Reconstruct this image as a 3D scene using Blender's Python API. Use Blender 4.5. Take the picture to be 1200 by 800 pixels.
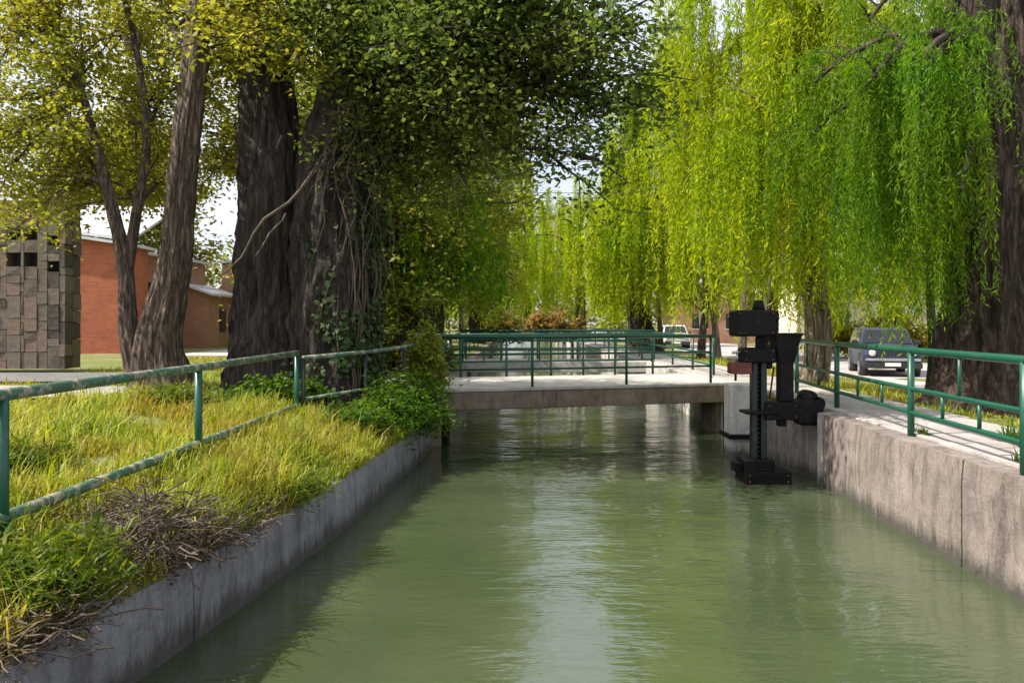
import bpy, bmesh, math, random
import numpy as np
from mathutils import Vector, noise

for o in list(bpy.data.objects):
    bpy.data.objects.remove(o)
sc = bpy.context.scene
C = sc.collection
R = math.radians

# ------------------------------------------------------------------ camera, sky, sun, exposure
CAM_Z, FPX, HOR = 1.43, 950.0, 378.0        # eye height over the bank, focal length in px of 1200, horizon row
cd = bpy.data.cameras.new('camera')
cam = bpy.data.objects.new('camera', cd)
C.objects.link(cam)
cam.location = (0, 0, CAM_Z)
cam.rotation_euler = (R(90), 0, 0)
cd.sensor_width = 36
cd.lens = FPX / 1200 * 36
cd.shift_y = -(400 - HOR) / 1200
cd.clip_end = 3000
sc.camera = cam

SUN_EL, SUN_AZ = R(50), math.atan2(-0.97, -0.20)   # azimuth from +Y towards +X of the direction to the sun
w = bpy.data.worlds.new('World')
sc.world = w
w.use_nodes = True
nt = w.node_tree
bg = nt.nodes['Background']
sky = nt.nodes.new('ShaderNodeTexSky')
sky.sky_type = 'NISHITA'
sky.sun_disc = False
sky.sun_elevation = SUN_EL
sky.sun_rotation = SUN_AZ
sky.air_density = 1.0
sky.dust_density = 4.0
sky.ozone_density = 1.0
wtc = nt.nodes.new('ShaderNodeTexCoord')
wno = nt.nodes.new('ShaderNodeTexNoise')            # thin bright cloud over the whole sky
wno.inputs['Scale'].default_value = 2.2
wno.inputs['Detail'].default_value = 7
wno.inputs['Roughness'].default_value = 0.58
nt.links.new(wtc.outputs['Generated'], wno.inputs['Vector'])
wra = nt.nodes.new('ShaderNodeMapRange')
wra.inputs[1].default_value = 0.30; wra.inputs[2].default_value = 0.58
wra.inputs[3].default_value = 0.15; wra.inputs[4].default_value = 1.0
nt.links.new(wno.outputs['Fac'], wra.inputs[0])
wmx = nt.nodes.new('ShaderNodeMix'); wmx.data_type = 'RGBA'
nt.links.new(wra.outputs[0], wmx.inputs[0]); nt.links.new(sky.outputs[0], wmx.inputs[6])
wmx.inputs[7].default_value = (4.6, 4.7, 5.0, 1)
nt.links.new(wmx.outputs[2], bg.inputs[0])
bg.inputs[1].default_value = 0.15
sd = bpy.data.lights.new('sun', 'SUN')
sd.energy = 5.0
sd.angle = R(0.55)
sd.color = (1.0, 0.94, 0.82)
sun = bpy.data.objects.new('sun', sd)
C.objects.link(sun)
tosun = Vector((math.sin(SUN_AZ) * math.cos(SUN_EL), math.cos(SUN_AZ) * math.cos(SUN_EL), math.sin(SUN_EL)))
sun.rotation_euler = (-tosun).to_track_quat('-Z', 'Y').to_euler()
sun.location = (-20, -10, 30)
sc.view_settings.view_transform = 'Standard'
sc.view_settings.look = 'None'
sc.view_settings.gamma = 1
sc.view_settings.exposure = 0.72
sc.view_settings.use_curve_mapping = False
try:
    cy = sc.cycles
    cy.max_bounces = 6; cy.diffuse_bounces = 3; cy.glossy_bounces = 3
    cy.transmission_bounces = 4; cy.use_denoising = True
    cy.sample_clamp_indirect = 6
    cy.caustics_reflective = False; cy.caustics_refractive = False
except Exception:
    pass

def px(x, y, d):
    """point at distance d in front of the camera seen at photo pixel (x, y)"""
    return Vector(((x - 600) / FPX * d, d, CAM_Z - (y - HOR) / FPX * d))

# ------------------------------------------------------------------ materials
MATS = {}
def nodes_of(name):
    m = bpy.data.materials.new(name)
    m.use_nodes = True
    MATS[name] = m
    t = m.node_tree
    return m, t, t.nodes['Principled BSDF']
def N(t, kind, **kw):
    n = t.nodes.new(kind)
    for k, v in kw.items():
        if k in n.inputs: n.inputs[k].default_value = v
        else: setattr(n, k, v)
    return n
def ramp(t, fac, stops):
    r = t.nodes.new('ShaderNodeValToRGB')
    e = r.color_ramp.elements
    while len(e) < len(stops): e.new(0.5)
    for i, (p, c) in enumerate(stops):
        e[i].position = p
        e[i].color = (*c, 1) if len(c) == 3 else c
    t.links.new(fac, r.inputs[0])
    return r.outputs[0]
def coords(t, scale=(1, 1, 1), obj=True):
    tc = N(t, 'ShaderNodeTexCoord')
    mp = N(t, 'ShaderNodeMapping')
    mp.inputs['Scale'].default_value = scale
    t.links.new(tc.outputs['Object'], mp.inputs[0])
    return mp.outputs[0]
def noi(t, co, scale, detail=5, rough=0.55, dist=0.0):
    n = N(t, 'ShaderNodeTexNoise')
    n.inputs['Scale'].default_value = scale
    n.inputs['Detail'].default_value = detail
    n.inputs['Roughness'].default_value = rough
    n.inputs['Distortion'].default_value = dist
    t.links.new(co, n.inputs['Vector'])
    return n.outputs['Fac']
def mixc(t, fac, a, b, mode='MIX'):
    m = N(t, 'ShaderNodeMix', data_type='RGBA', blend_type=mode)
    for s, i in ((fac, 0), (a, 6), (b, 7)):
        if hasattr(s, 'is_linked') or hasattr(s, 'links'): t.links.new(s, m.inputs[i])
        elif i == 0: m.inputs[0].default_value = s
        else: m.inputs[i].default_value = (*s, 1)
    return m.outputs[2]
def bump(t, b, h, strength=0.4, dist=0.02):
    n = N(t, 'ShaderNodeBump')
    n.inputs['Strength'].default_value = strength
    n.inputs['Distance'].default_value = dist
    t.links.new(h, n.inputs['Height'])
    t.links.new(n.outputs[0], b.inputs['Normal'])
def simple(name, ca, cb, rough=0.7, scale=6, stretch=(1, 1, 1), bs=0.3, bd=0.01, metal=0.0, bscale=None):
    m, t, b = nodes_of(name)
    co = coords(t, stretch)
    f = noi(t, co, scale)
    t.links.new(ramp(t, f, [(0.3, ca), (0.72, cb)]), b.inputs['Base Color'])
    b.inputs['Roughness'].default_value = rough
    b.inputs['Metallic'].default_value = metal
    bump(t, b, noi(t, co, bscale or scale * 4), bs, bd)
    return m

def concrete(name, base, dark, light, streak=1.0, algae=False):
    m, t, b = nodes_of(name)
    co = coords(t)
    st = coords(t, (2.6, 2.6, 0.45))
    f1 = noi(t, co, 1.3, 6, 0.65)
    f2 = noi(t, st, 1.6, 8, 0.75, 1.1)
    f3 = noi(t, co, 26, 4)
    c = ramp(t, f1, [(0.25, dark), (0.55, base), (0.8, light)])
    if streak:
        k = ramp(t, f2, [(0.38, (0.22, 0.2, 0.18)), (0.52, (1, 1, 1)), (0.66, (1, 1, 1)), (0.78, (1.25, 1.22, 1.2))])
        c = mixc(t, streak, c, k, 'MULTIPLY')
    if algae:
        sx = N(t, 'ShaderNodeSeparateXYZ'); t.links.new(co, sx.inputs[0])
        ad = N(t, 'ShaderNodeMath', operation='MULTIPLY_ADD'); t.links.new(f2, ad.inputs[0]); ad.inputs[1].default_value = 0.5
        t.links.new(sx.outputs[2], ad.inputs[2])
        k = ramp(t, ad.outputs[0], [(0.0, (1, 1, 1)), (1.0, (0, 0, 0))])
        rm = N(t, 'ShaderNodeMapRange'); t.links.new(ad.outputs[0], rm.inputs[0])
        rm.inputs[1].default_value = 0.33; rm.inputs[2].default_value = 0.50
        rm.inputs[3].default_value = 0.85; rm.inputs[4].default_value = 0.0
        c = mixc(t, rm.outputs[0], c, (0.045, 0.045, 0.035))
    vo = N(t, 'ShaderNodeTexVoronoi', feature='DISTANCE_TO_EDGE')
    vo.inputs['Scale'].default_value = 0.8
    wn = N(t, 'ShaderNodeTexNoise'); wn.inputs['Scale'].default_value = 2.5; wn.inputs['Detail'].default_value = 5
    t.links.new(co, wn.inputs['Vector'])
    va = N(t, 'ShaderNodeMix', data_type='RGBA', blend_type='ADD'); va.inputs[0].default_value = 0.35
    t.links.new(co, va.inputs[6]); t.links.new(wn.outputs['Color'], va.inputs[7]); t.links.new(va.outputs[2], vo.inputs['Vector'])
    ck = noi(t, co, 0.9, 2)
    c = mixc(t, ramp(t, ck, [(0.55, (0, 0, 0)), (0.65, (0.7, 0.7, 0.7))]), c, ramp(t, vo.outputs['Distance'], [(0.0, (0.4, 0.38, 0.36)), (0.004, (1, 1, 1))]), 'MULTIPLY')
    f4 = noi(t, co, 3.4, 6, 0.7, 0.6)
    c = mixc(t, 0.55, c, ramp(t, f4, [(0.3, (0.45, 0.43, 0.42)), (0.5, (1, 1, 1)), (0.72, (1.3, 1.28, 1.26))]), 'MULTIPLY')
    g = mixc(t, 0.35, c, ramp(t, f3, [(0.3, (0.5, 0.5, 0.5)), (0.7, (1.1, 1.1, 1.1))]), 'MULTIPLY')
    t.links.new(g, b.inputs['Base Color'])
    b.inputs['Roughness'].default_value = 0.85
    ad = N(t, 'ShaderNodeMath', operation='ADD'); t.links.new(f3, ad.inputs[0]); t.links.new(f2, ad.inputs[1])
    bump(t, b, ad.outputs[0], 0.5, 0.02)
    return m

concrete('concrete_wall', (0.27, 0.225, 0.205), (0.17, 0.14, 0.13), (0.36, 0.31, 0.29), 0.6, True)
concrete('concrete_shade_wall', (0.25, 0.25, 0.28), (0.15, 0.15, 0.17), (0.36, 0.36, 0.39), 0.45, True)  # cool blue of the shaded side is put into this colour
concrete('concrete_pale', (0.55, 0.52, 0.49), (0.42, 0.39, 0.36), (0.66, 0.63, 0.6), 0.25)
concrete('concrete_white', (0.70, 0.66, 0.63), (0.52, 0.48, 0.45), (0.78, 0.75, 0.73), 0.35, True)
concrete('concrete_end', (0.50, 0.45, 0.41), (0.36, 0.31, 0.28), (0.6, 0.56, 0.52), 0.6, True)
concrete('concrete_beam', (0.27, 0.20, 0.15), (0.17, 0.125, 0.09), (0.36, 0.29, 0.22), 0.5)
concrete('paving', (0.42, 0.38, 0.36), (0.30, 0.27, 0.25), (0.52, 0.48, 0.46), 0.0)
concrete('paving_dark', (0.16, 0.155, 0.16), (0.11, 0.105, 0.11), (0.22, 0.21, 0.21), 0.0)
concrete('pale_road', (0.44, 0.40, 0.40), (0.36, 0.33, 0.33), (0.5, 0.47, 0.46), 0.0)

def leafmat(name, cols, trans=0.45, patch=0.35, hue=(0.475, 0.515)):
    m, t, b = nodes_of(name)
    ge = N(t, 'ShaderNodeNewGeometry')
    c = ramp(t, ge.outputs['Random Per Island'], [(i / (len(cols) - 1), x) for i, x in enumerate(cols)])
    co = coords(t)
    f = noi(t, co, patch, 3)
    hs = N(t, 'ShaderNodeHueSaturation')
    mr = N(t, 'ShaderNodeMapRange'); t.links.new(f, mr.inputs[0])
    mr.inputs[1].default_value = 0.3; mr.inputs[2].default_value = 0.7
    mr.inputs[3].default_value = hue[0]; mr.inputs[4].default_value = hue[1]
    t.links.new(mr.outputs[0], hs.inputs['Hue'])
    t.links.new(c, hs.inputs['Color'])
    b.inputs['Roughness'].default_value = 0.55
    b.inputs['Specular IOR Level'].default_value = 0.22
    t.links.new(hs.outputs[0], b.inputs['Base Color'])
    tr = N(t, 'ShaderNodeBsdfTranslucent')
    br = N(t, 'ShaderNodeHueSaturation'); br.inputs['Value'].default_value = 1.5
    br.inputs['Saturation'].default_value = 1.1
    t.links.new(hs.outputs[0], br.inputs['Color']); t.links.new(br.outputs[0], tr.inputs[0])
    mx = N(t, 'ShaderNodeMixShader'); mx.inputs[0].default_value = trans
    t.links.new(b.outputs[0], mx.inputs[1]); t.links.new(tr.outputs[0], mx.inputs[2])
    t.links.new(mx.outputs[0], t.nodes['Material Output'].inputs[0])
    return m
leafmat('leaf_olive', [(0.13, 0.15, 0.018), (0.23, 0.235, 0.03), (0.35, 0.33, 0.06), (0.18, 0.20, 0.025)], 0.5)
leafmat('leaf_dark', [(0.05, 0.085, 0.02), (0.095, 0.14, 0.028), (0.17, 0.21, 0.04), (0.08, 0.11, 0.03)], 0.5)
leafmat('leaf_mid', [(0.12, 0.17, 0.022), (0.20, 0.26, 0.03), (0.32, 0.35, 0.05), (0.27, 0.27, 0.09)], 0.5)
leafmat('leaf_bright', [(0.035, 0.09, 0.010), (0.065, 0.14, 0.014), (0.12, 0.20, 0.02)])
leafmat('leaf_willow', [(0.15, 0.24, 0.008), (0.27, 0.36, 0.014), (0.40, 0.45, 0.024), (0.19, 0.30, 0.012)], 0.55)
leafmat('leaf_willow_deep', [(0.045, 0.13, 0.006), (0.09, 0.21, 0.01), (0.19, 0.29, 0.014), (0.07, 0.16, 0.01)], 0.55)
leafmat('leaf_ivy', [(0.02, 0.05, 0.015), (0.04, 0.09, 0.02), (0.12, 0.16, 0.08)], 0.3)
leafmat('leaf_hedge', [(0.20, 0.20, 0.015), (0.32, 0.28, 0.02), (0.14, 0.18, 0.02)])
leafmat('leaf_autumn', [(0.24, 0.17, 0.05), (0.30, 0.2, 0.06), (0.18, 0.17, 0.05)])
leafmat('weed_leaf', [(0.05, 0.10, 0.012), (0.10, 0.16, 0.016), (0.22, 0.24, 0.03)], 0.4, 0.8)
leafmat('leaf_dead', [(0.07, 0.045, 0.035), (0.13, 0.09, 0.07), (0.2, 0.15, 0.11)], 0.15)
leafmat('leaf_far', [(0.09, 0.11, 0.03), (0.16, 0.17, 0.04), (0.22, 0.21, 0.06)], 0.35, 0.1)
leafmat('grass_blade', [(0.14, 0.17, 0.015), (0.28, 0.29, 0.025), (0.40, 0.36, 0.05), (0.44, 0.38, 0.14)], 0.4, 0.9, (0.455, 0.56))
leafmat('grass_lush', [(0.03, 0.09, 0.012), (0.06, 0.14, 0.015), (0.10, 0.17, 0.02)], 0.4, 0.8)

def bark(name, ca, cb, cc, scale=12):
    m, t, b = nodes_of(name)
    co = coords(t, (1, 1, 0.15))
    f = noi(t, co, scale, 8, 0.7, 0.8)
    v = N(t, 'ShaderNodeTexVoronoi', feature='DISTANCE_TO_EDGE')
    v.inputs['Scale'].default_value = scale * 0.9
    wn = N(t, 'ShaderNodeTexNoise'); wn.inputs['Scale'].default_value = 6; wn.inputs['Detail'].default_value = 6
    t.links.new(co, wn.inputs['Vector'])
    va = N(t, 'ShaderNodeMix', data_type='RGBA', blend_type='ADD'); va.inputs[0].default_value = 0.22
    t.links.new(co, va.inputs[6]); t.links.new(wn.outputs['Color'], va.inputs[7])
    t.links.new(va.outputs[2], v.inputs['Vector'])
    c = ramp(t, f, [(0.3, ca), (0.5, cb), (0.75, cc)])
    k = ramp(t, v.outputs['Distance'], [(0.0, (0.16, 0.14, 0.13)), (0.22, (1, 1, 1))])
    t.links.new(mixc(t, 0.8, c, k, 'MULTIPLY'), b.inputs['Base Color'])
    b.inputs['Roughness'].default_value = 0.9
    ad = N(t, 'ShaderNodeMath', operation='ADD'); t.links.new(f, ad.inputs[0])
    mn = N(t, 'ShaderNodeMath', operation='MINIMUM'); t.links.new(v.outputs['Distance'], mn.inputs[0]); mn.inputs[1].default_value = 0.35
    t.links.new(mn.outputs[0], ad.inputs[1])
    bump(t, b, ad.outputs[0], 1.0, 0.10)
    return m
bark('bark_brown', (0.08, 0.055, 0.042), (0.21, 0.15, 0.118), (0.36, 0.28, 0.22))
bark('bark_dark', (0.03, 0.022, 0.019), (0.075, 0.056, 0.048), (0.14, 0.11, 0.095))
bark('bark_willow', (0.035, 0.022, 0.016), (0.095, 0.064, 0.046), (0.19, 0.135, 0.095), 10)
bark('bark_pale', (0.20, 0.15, 0.11), (0.32, 0.25, 0.18), (0.42, 0.34, 0.26), 7)
simple('twig_pale', (0.10, 0.085, 0.075), (0.22, 0.19, 0.165), 0.9, 4)
simple('dry_twig', (0.065, 0.045, 0.034), (0.15, 0.11, 0.085), 0.9, 4)

def paint(name, col, worn, rough=0.38, amt=0.62):
    m, t, b = nodes_of(name)
    co = coords(t)
    f = noi(t, co, 7, 7, 0.7)
    g = noi(t, co, 1.5, 3)
    c = mixc(t, 0.5, ramp(t, g, [(0.3, tuple(x * 0.75 for x in col)), (0.7, tuple(x * 1.25 for x in col))]), col)
    k = ramp(t, f, [(amt, (0, 0, 0)), (amt + 0.06, (1, 1, 1))])
    t.links.new(mixc(t, k, c, worn), b.inputs['Base Color'])
    b.inputs['Roughness'].default_value = rough
    bump(t, b, f, 0.15, 0.004)
    return m
paint('green_paint', (0.008, 0.075, 0.045), (0.08, 0.11, 0.08))
paint('green_worn', (0.05, 0.12, 0.08), (0.30, 0.28, 0.22), 0.5, 0.5)
paint('black_iron', (0.005, 0.005, 0.006), (0.028, 0.017, 0.012), 0.62, 0.58)
MATS['black_iron'].node_tree.nodes['Principled BSDF'].inputs['Specular IOR Level'].default_value = 0.2
paint('green_black', (0.010, 0.020, 0.020), (0.05, 0.06, 0.05), 0.4, 0.58)
paint('rust_red', (0.16, 0.035, 0.018), (0.08, 0.02, 0.012), 0.6, 0.5)
paint('white_paint', (0.75, 0.74, 0.72), (0.5, 0.46, 0.4), 0.5, 0.68)
paint('car_silver_shaded', (0.03, 0.042, 0.08), (0.04, 0.055, 0.1), 0.3, 0.9)  # silver-blue paint darkened, willow shade put into the body colour
paint('car_white', (0.75, 0.75, 0.75), (0.7, 0.7, 0.7), 0.25, 0.9)
simple('black_plastic', (0.012, 0.012, 0.015), (0.03, 0.03, 0.034), 0.5)
simple('tyre_rubber', (0.012, 0.012, 0.012), (0.03, 0.03, 0.03), 0.85)
simple('alloy', (0.4, 0.4, 0.42), (0.55, 0.55, 0.57), 0.3, metal=0.8)
simple('alloy_dull', (0.02, 0.02, 0.02), (0.05, 0.045, 0.04), 0.45, metal=0.6)
simple('metal_roof', (0.50, 0.50, 0.54), (0.66, 0.66, 0.70), 0.45, 2)
simple('roof_grey', (0.30, 0.31, 0.33), (0.45, 0.46, 0.48), 0.6, 2)
simple('soil', (0.10, 0.075, 0.05), (0.20, 0.15, 0.10), 0.95, 5, bs=0.8, bd=0.05)
simple('mortar_recess_dark', (0.02, 0.018, 0.018), (0.05, 0.045, 0.042), 0.95)
simple('cream_plaster', (0.62, 0.55, 0.38), (0.74, 0.67, 0.5), 0.9, 1)
simple('stone_a', (0.085, 0.065, 0.05), (0.18, 0.145, 0.115), 0.9, 4, bs=0.6, bd=0.03)  # all four stone colours darkened to stand in for tree shade
simple('stone_b', (0.12, 0.095, 0.075), (0.24, 0.195, 0.155), 0.9, 4, bs=0.6, bd=0.03)
simple('stone_c', (0.05, 0.04, 0.033), (0.11, 0.09, 0.075), 0.9, 4, bs=0.6, bd=0.03)
simple('stone_d', (0.15, 0.10, 0.075), (0.25, 0.18, 0.14), 0.9, 4, bs=0.6, bd=0.03)
def glass(name, col):
    m, t, b = nodes_of(name)
    f = noi(t, coords(t), 0.7, 2)
    t.links.new(ramp(t, f, [(0.3, col), (0.7, tuple(c * 1.8 for c in col))]), b.inputs['Base Color'])
    b.inputs['Roughness'].default_value = 0.06
    b.inputs['IOR'].default_value = 1.5
glass('dark_glass', (0.012, 0.014, 0.018))
glass('lamp_glass', (0.5, 0.5, 0.5))

def brickmat(name, ca, cb, mortar):
    m, t, b = nodes_of(name)
    tc = N(t, 'ShaderNodeTexCoord')
    sx = N(t, 'ShaderNodeSeparateXYZ'); t.links.new(tc.outputs['Object'], sx.inputs[0])
    ad = N(t, 'ShaderNodeMath', operation='ADD'); t.links.new(sx.outputs[0], ad.inputs[0]); t.links.new(sx.outputs[1], ad.inputs[1])
    cx = N(t, 'ShaderNodeCombineXYZ'); t.links.new(ad.outputs[0], cx.inputs[0]); t.links.new(sx.outputs[2], cx.inputs[1])
    bt = N(t, 'ShaderNodeTexBrick')
    bt.inputs['Scale'].default_value = 1.0
    bt.inputs['Brick Width'].default_value = 0.26; bt.inputs['Row Height'].default_value = 0.085
    bt.inputs['Mortar Size'].default_value = 0.008
    bt.inputs['Color1'].default_value = (*ca, 1); bt.inputs['Color2'].default_value = (*cb, 1)
    bt.inputs['Mortar'].default_value = (*mortar, 1)
    t.links.new(cx.outputs[0], bt.inputs['Vector'])
    f = noi(t, tc.outputs['Object'], 1.2, 5)
    c = mixc(t, 0.6, bt.outputs['Color'], ramp(t, f, [(0.3, (0.65, 0.62, 0.6)), (0.7, (1.15, 1.1, 1.1))]), 'MULTIPLY')
    t.links.new(c, b.inputs['Base Color'])
    b.inputs['Roughness'].default_value = 0.9
    bump(t, b, bt.outputs['Fac'], -0.5, 0.01)
brickmat('brick_red', (0.46, 0.12, 0.05), (0.36, 0.085, 0.04), (0.34, 0.2, 0.14))
brickmat('brick_pink', (0.42, 0.21, 0.14), (0.36, 0.17, 0.11), (0.42, 0.3, 0.24))

def groundmat():
    m, t, b = nodes_of('ground_grass')
    co = coords(t)
    f1 = noi(t, co, 0.5, 6, 0.6); f2 = noi(t, co, 9, 5, 0.7)
    g = ramp(t, f2, [(0.3, (0.06, 0.085, 0.015)), (0.55, (0.15, 0.17, 0.025)), (0.8, (0.25, 0.24, 0.06))])
    d = ramp(t, f2, [(0.3, (0.16, 0.12, 0.07)), (0.75, (0.30, 0.25, 0.16))])
    k = ramp(t, f1, [(0.52, (0, 0, 0)), (0.66, (1, 1, 1))])
    t.links.new(mixc(t, k, g, d), b.inputs['Base Color'])
    b.inputs['Roughness'].default_value = 0.95
    bump(t, b, f2, 0.8, 0.06)
groundmat()
def watermat():
    m, t, b = nodes_of('canal_water')
    co = coords(t, (1.0, 1.0, 1))
    f0 = noi(t, co, 0.35, 3)
    t.links.new(ramp(t, f0, [(0.3, (0.038, 0.054, 0.025)), (0.7, (0.066, 0.084, 0.043))]), b.inputs['Base Color'])
    b.inputs['Roughness'].default_value = 0.03
    b.inputs['IOR'].default_value = 1.85
    n1 = noi(t, coords(t, (0.8, 2.6, 1)), 1.3, 2, 0.5, 0.5)
    n2 = noi(t, coords(t, (1.3, 4.6, 1)), 3.6, 2, 0.5, 0.3)
    n3 = noi(t, coords(t, (1, 1, 1)), 0.8, 2)
    a = N(t, 'ShaderNodeMath', operation='MULTIPLY_ADD'); t.links.new(n2, a.inputs[0]); a.inputs[1].default_value = 0.42; t.links.new(n1, a.inputs[2])
    # calm and ruffled patches
    mr = N(t, 'ShaderNodeMapRange'); t.links.new(n3, mr.inputs[0])
    mr.inputs[1].default_value = 0.35; mr.inputs[2].default_value = 0.65; mr.inputs[3].default_value = 0.35; mr.inputs[4].default_value = 1.0
    mu = N(t, 'ShaderNodeMath', operation='MULTIPLY'); t.links.new(a.outputs[0], mu.inputs[0]); t.links.new(mr.outputs[0], mu.inputs[1])
    bump(t, b, mu.outputs[0], 0.8, 0.030)
watermat()

# ------------------------------------------------------------------ mesh helpers
def link(name, me, mat, parent=None):
    o = bpy.data.objects.new(name, me)
    C.objects.link(o)
    if mat: me.materials.append(MATS[mat])
    if parent: o.parent = parent
    return o
def tag(o, label=None, cat=None, group=None, kind=None):
    if label: o['label'] = label
    if cat: o['category'] = cat
    if group: o['group'] = group
    if kind: o['kind'] = kind
    return o
def thing(name, label, cat, loc=(0, 0, 0), rz=0, group=None):
    o = bpy.data.objects.new(name, None)
    C.objects.link(o)
    o.location = loc
    o.rotation_euler = (0, 0, rz)
    return tag(o, label, cat, group)
def copy_tree(o, parent=None):
    c = o.copy(); C.objects.link(c); c.parent = parent
    for ch in list(o.children): copy_tree(ch, c)
    return c
class MB:
    def __init__(s): s.v = []; s.f = []; s.sm = []
    def add(s, vs, fs, smooth=False):
        b = len(s.v)
        s.v += [tuple(p) for p in vs]
        s.f += [tuple(i + b for i in q) for q in fs]
        s.sm += [smooth] * len(fs)
        return s
    def box(s, x0, x1, y0, y1, z0, z1):
        return s.add([(x, y, z) for x in (x0, x1) for y in (y0, y1) for z in (z0, z1)],
                     [(0, 1, 3, 2), (4, 6, 7, 5), (0, 4, 5, 1), (2, 3, 7, 6), (0, 2, 6, 4), (1, 5, 7, 3)])
    def tube(s, pts, rad, n=8, caps=True, disp=None):
        pts = [Vector(p) for p in pts]
        if not hasattr(rad, '__len__'): rad = [rad] * len(pts)
        m = len(pts); vs = []; fs = []
        up = Vector((0, 0, 1)); d0 = (pts[1] - pts[0]).normalized()
        a = d0.cross(up if abs(d0.z) < 0.9 else Vector((1, 0, 0))).normalized()
        for i in range(m):
            d = (pts[min(i + 1, m - 1)] - pts[max(i - 1, 0)]).normalized()
            a = (a - d * a.dot(d))
            a = a.normalized() if a.length > 1e-6 else d.orthogonal().normalized()
            b = d.cross(a)
            for k in range(n):
                th = 2 * math.pi * k / n
                r = rad[i] * (disp(i, th, pts[i]) if disp else 1)
                vs.append(pts[i] + (a * math.cos(th) + b * math.sin(th)) * r)
        for i in range(m - 1):
            for k in range(n):
                k2 = (k + 1) % n
                fs.append((i * n + k, i * n + k2, (i + 1) * n + k2, (i + 1) * n + k))
        if caps:
            fs.append(tuple(range(n))[::-1]); fs.append(tuple((m - 1) * n + k for k in range(n)))
        return s.add(vs, fs, True)
    def prism(s, poly, axis, a, b):
        """poly: 2D outline; extruded along axis from a to b"""
        n = len(poly)
        def P(q, e): return (e, q[0], q[1]) if axis == 'x' else ((q[0], e, q[1]) if axis == 'y' else (q[0], q[1], e))
        vs = [P(q, a) for q in poly] + [P(q, b) for q in poly]
        fs = [tuple(range(n))[::-1], tuple(range(n, 2 * n))] + [(i, (i + 1) % n, n + (i + 1) % n, n + i) for i in range(n)]
        return s.add(vs, fs)
    def mesh(s, name, bevel=0.0):
        me = bpy.data.meshes.new(name)
        me.from_pydata(s.v, [], s.f)
        bm = bmesh.new(); bm.from_mesh(me)
        bmesh.ops.recalc_face_normals(bm, faces=bm.faces)
        if bevel:
            bmesh.ops.bevel(bm, geom=[e for e in bm.edges], offset=bevel, segments=1, affect='EDGES', profile=0.5)
        bm.to_mesh(me); bm.free()
        if not bevel: me.polygons.foreach_set('use_smooth', s.sm)
        return me
    def build(s, name, mat, parent=None, bevel=0.0):
        return link(name, s.mesh(name, bevel), mat, parent)

def quads_mesh(name, V):
    """V (n,4,3) -> mesh of n separate quads"""
    n = V.shape[0]
    me = bpy.data.meshes.new(name)
    me.vertices.add(n * 4); me.loops.add(n * 4); me.polygons.add(n)
    me.vertices.foreach_set('co', V.reshape(-1).astype(np.float32))
    me.loops.foreach_set('vertex_index', np.arange(n * 4, dtype=np.int32))
    me.polygons.foreach_set('loop_start', np.arange(0, n * 4, 4, dtype=np.int32))
    me.polygons.foreach_set('loop_total', np.full(n, 4, dtype=np.int32))
    me.update(); me.validate()
    return me
def nrm(a): return a / np.maximum(np.linalg.norm(a, axis=1, keepdims=True), 1e-9)
def leaves(cen, axis, nor, L, W):
    """diamond shaped, slightly folded leaves"""
    axis = nrm(axis)
    side = nrm(np.cross(axis, nor))
    nn = nrm(np.cross(side, axis))
    L = np.asarray(L).reshape(-1, 1); W = np.asarray(W).reshape(-1, 1)
    b = cen
    t = cen + axis * L
    m = cen + axis * L * 0.45 + nn * W * 0.15
    return np.stack([b, m + side * W * 0.5, t, m - side * W * 0.5], axis=1)

def bez(p0, p1, lift, n, rg, wob=0.12):
    p0 = Vector(p0); p1 = Vector(p1)
    c = (p0 + p1) * 0.5 + Vector((0, 0, lift))
    L = (p1 - p0).length
    out = []
    ph = rg.uniform(0, 99)
    for i in range(n + 1):
        t = i / n
        p = p0 * (1 - t) ** 2 + c * 2 * t * (1 - t) + p1 * t * t
        k = wob * L * 0.35 * math.sin(math.pi * min(1, t * 1.2) if t < 0.8 else math.pi * 0.9)
        q = noise.noise_vector(Vector((t * 3.1 + ph, ph * 0.7, 0)))
        out.append(p + q * k * (0 if i == 0 else 1))
    return out

def trunk_mesh(pts, rad, n=40, sub=14, flare=0.5, ridge=0.09, lobes=5, seed=0):
    """tapered trunk with buttressed foot and ridged bark, from a few (x,y,z) and radii"""
    P = [Vector(p) for p in pts]; PP = []; RR = []
    m = len(P)
    for i in range(m - 1):
        for k in range(sub):
            t = k / sub
            a = P[max(i - 1, 0)]; b = P[i]; c = P[i + 1]; d = P[min(i + 2, m - 1)]
            PP.append(0.5 * ((2 * b) + (c - a) * t + (2 * a - 5 * b + 4 * c - d) * t * t + (3 * b - a - 3 * c + d) * t ** 3))
            RR.append(rad[i] * (1 - t) + rad[i + 1] * t)
    PP.append(P[-1]); RR.append(rad[-1])
    z0 = PP[0].z
    def disp(i, th, p):
        h = p.z - z0
        q = Vector((math.cos(th) * 1.1, math.sin(th) * 1.1, h * 0.35 + seed * 7.3))
        big = noise.noise(q * 1.3) * 0.16
        qx, qy = math.cos(th), math.sin(th)
        wv_ = 0.25 * noise.noise(Vector((qx * 2, qy * 2, h * 1.4 + seed)))
        rid = (0.5 - abs(noise.noise(Vector((qx * 4.5 + wv_, qy * 4.5 - wv_, h * 0.7 + seed)))) * 2.4) * ridge
        rid += (0.3 - abs(noise.noise(Vector((qx * 9 + wv_ * 3, qy * 9, h * 1.8 + seed)))) * 1.6) * ridge * 0.6
        fl = flare * math.exp(-max(h, 0) / 0.45) * (0.55 + 0.6 * abs(math.sin(th * lobes / 2 + seed)))
        return 1 + big + rid + fl
    return MB().tube(PP, RR, n, True, disp), PP

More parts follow.
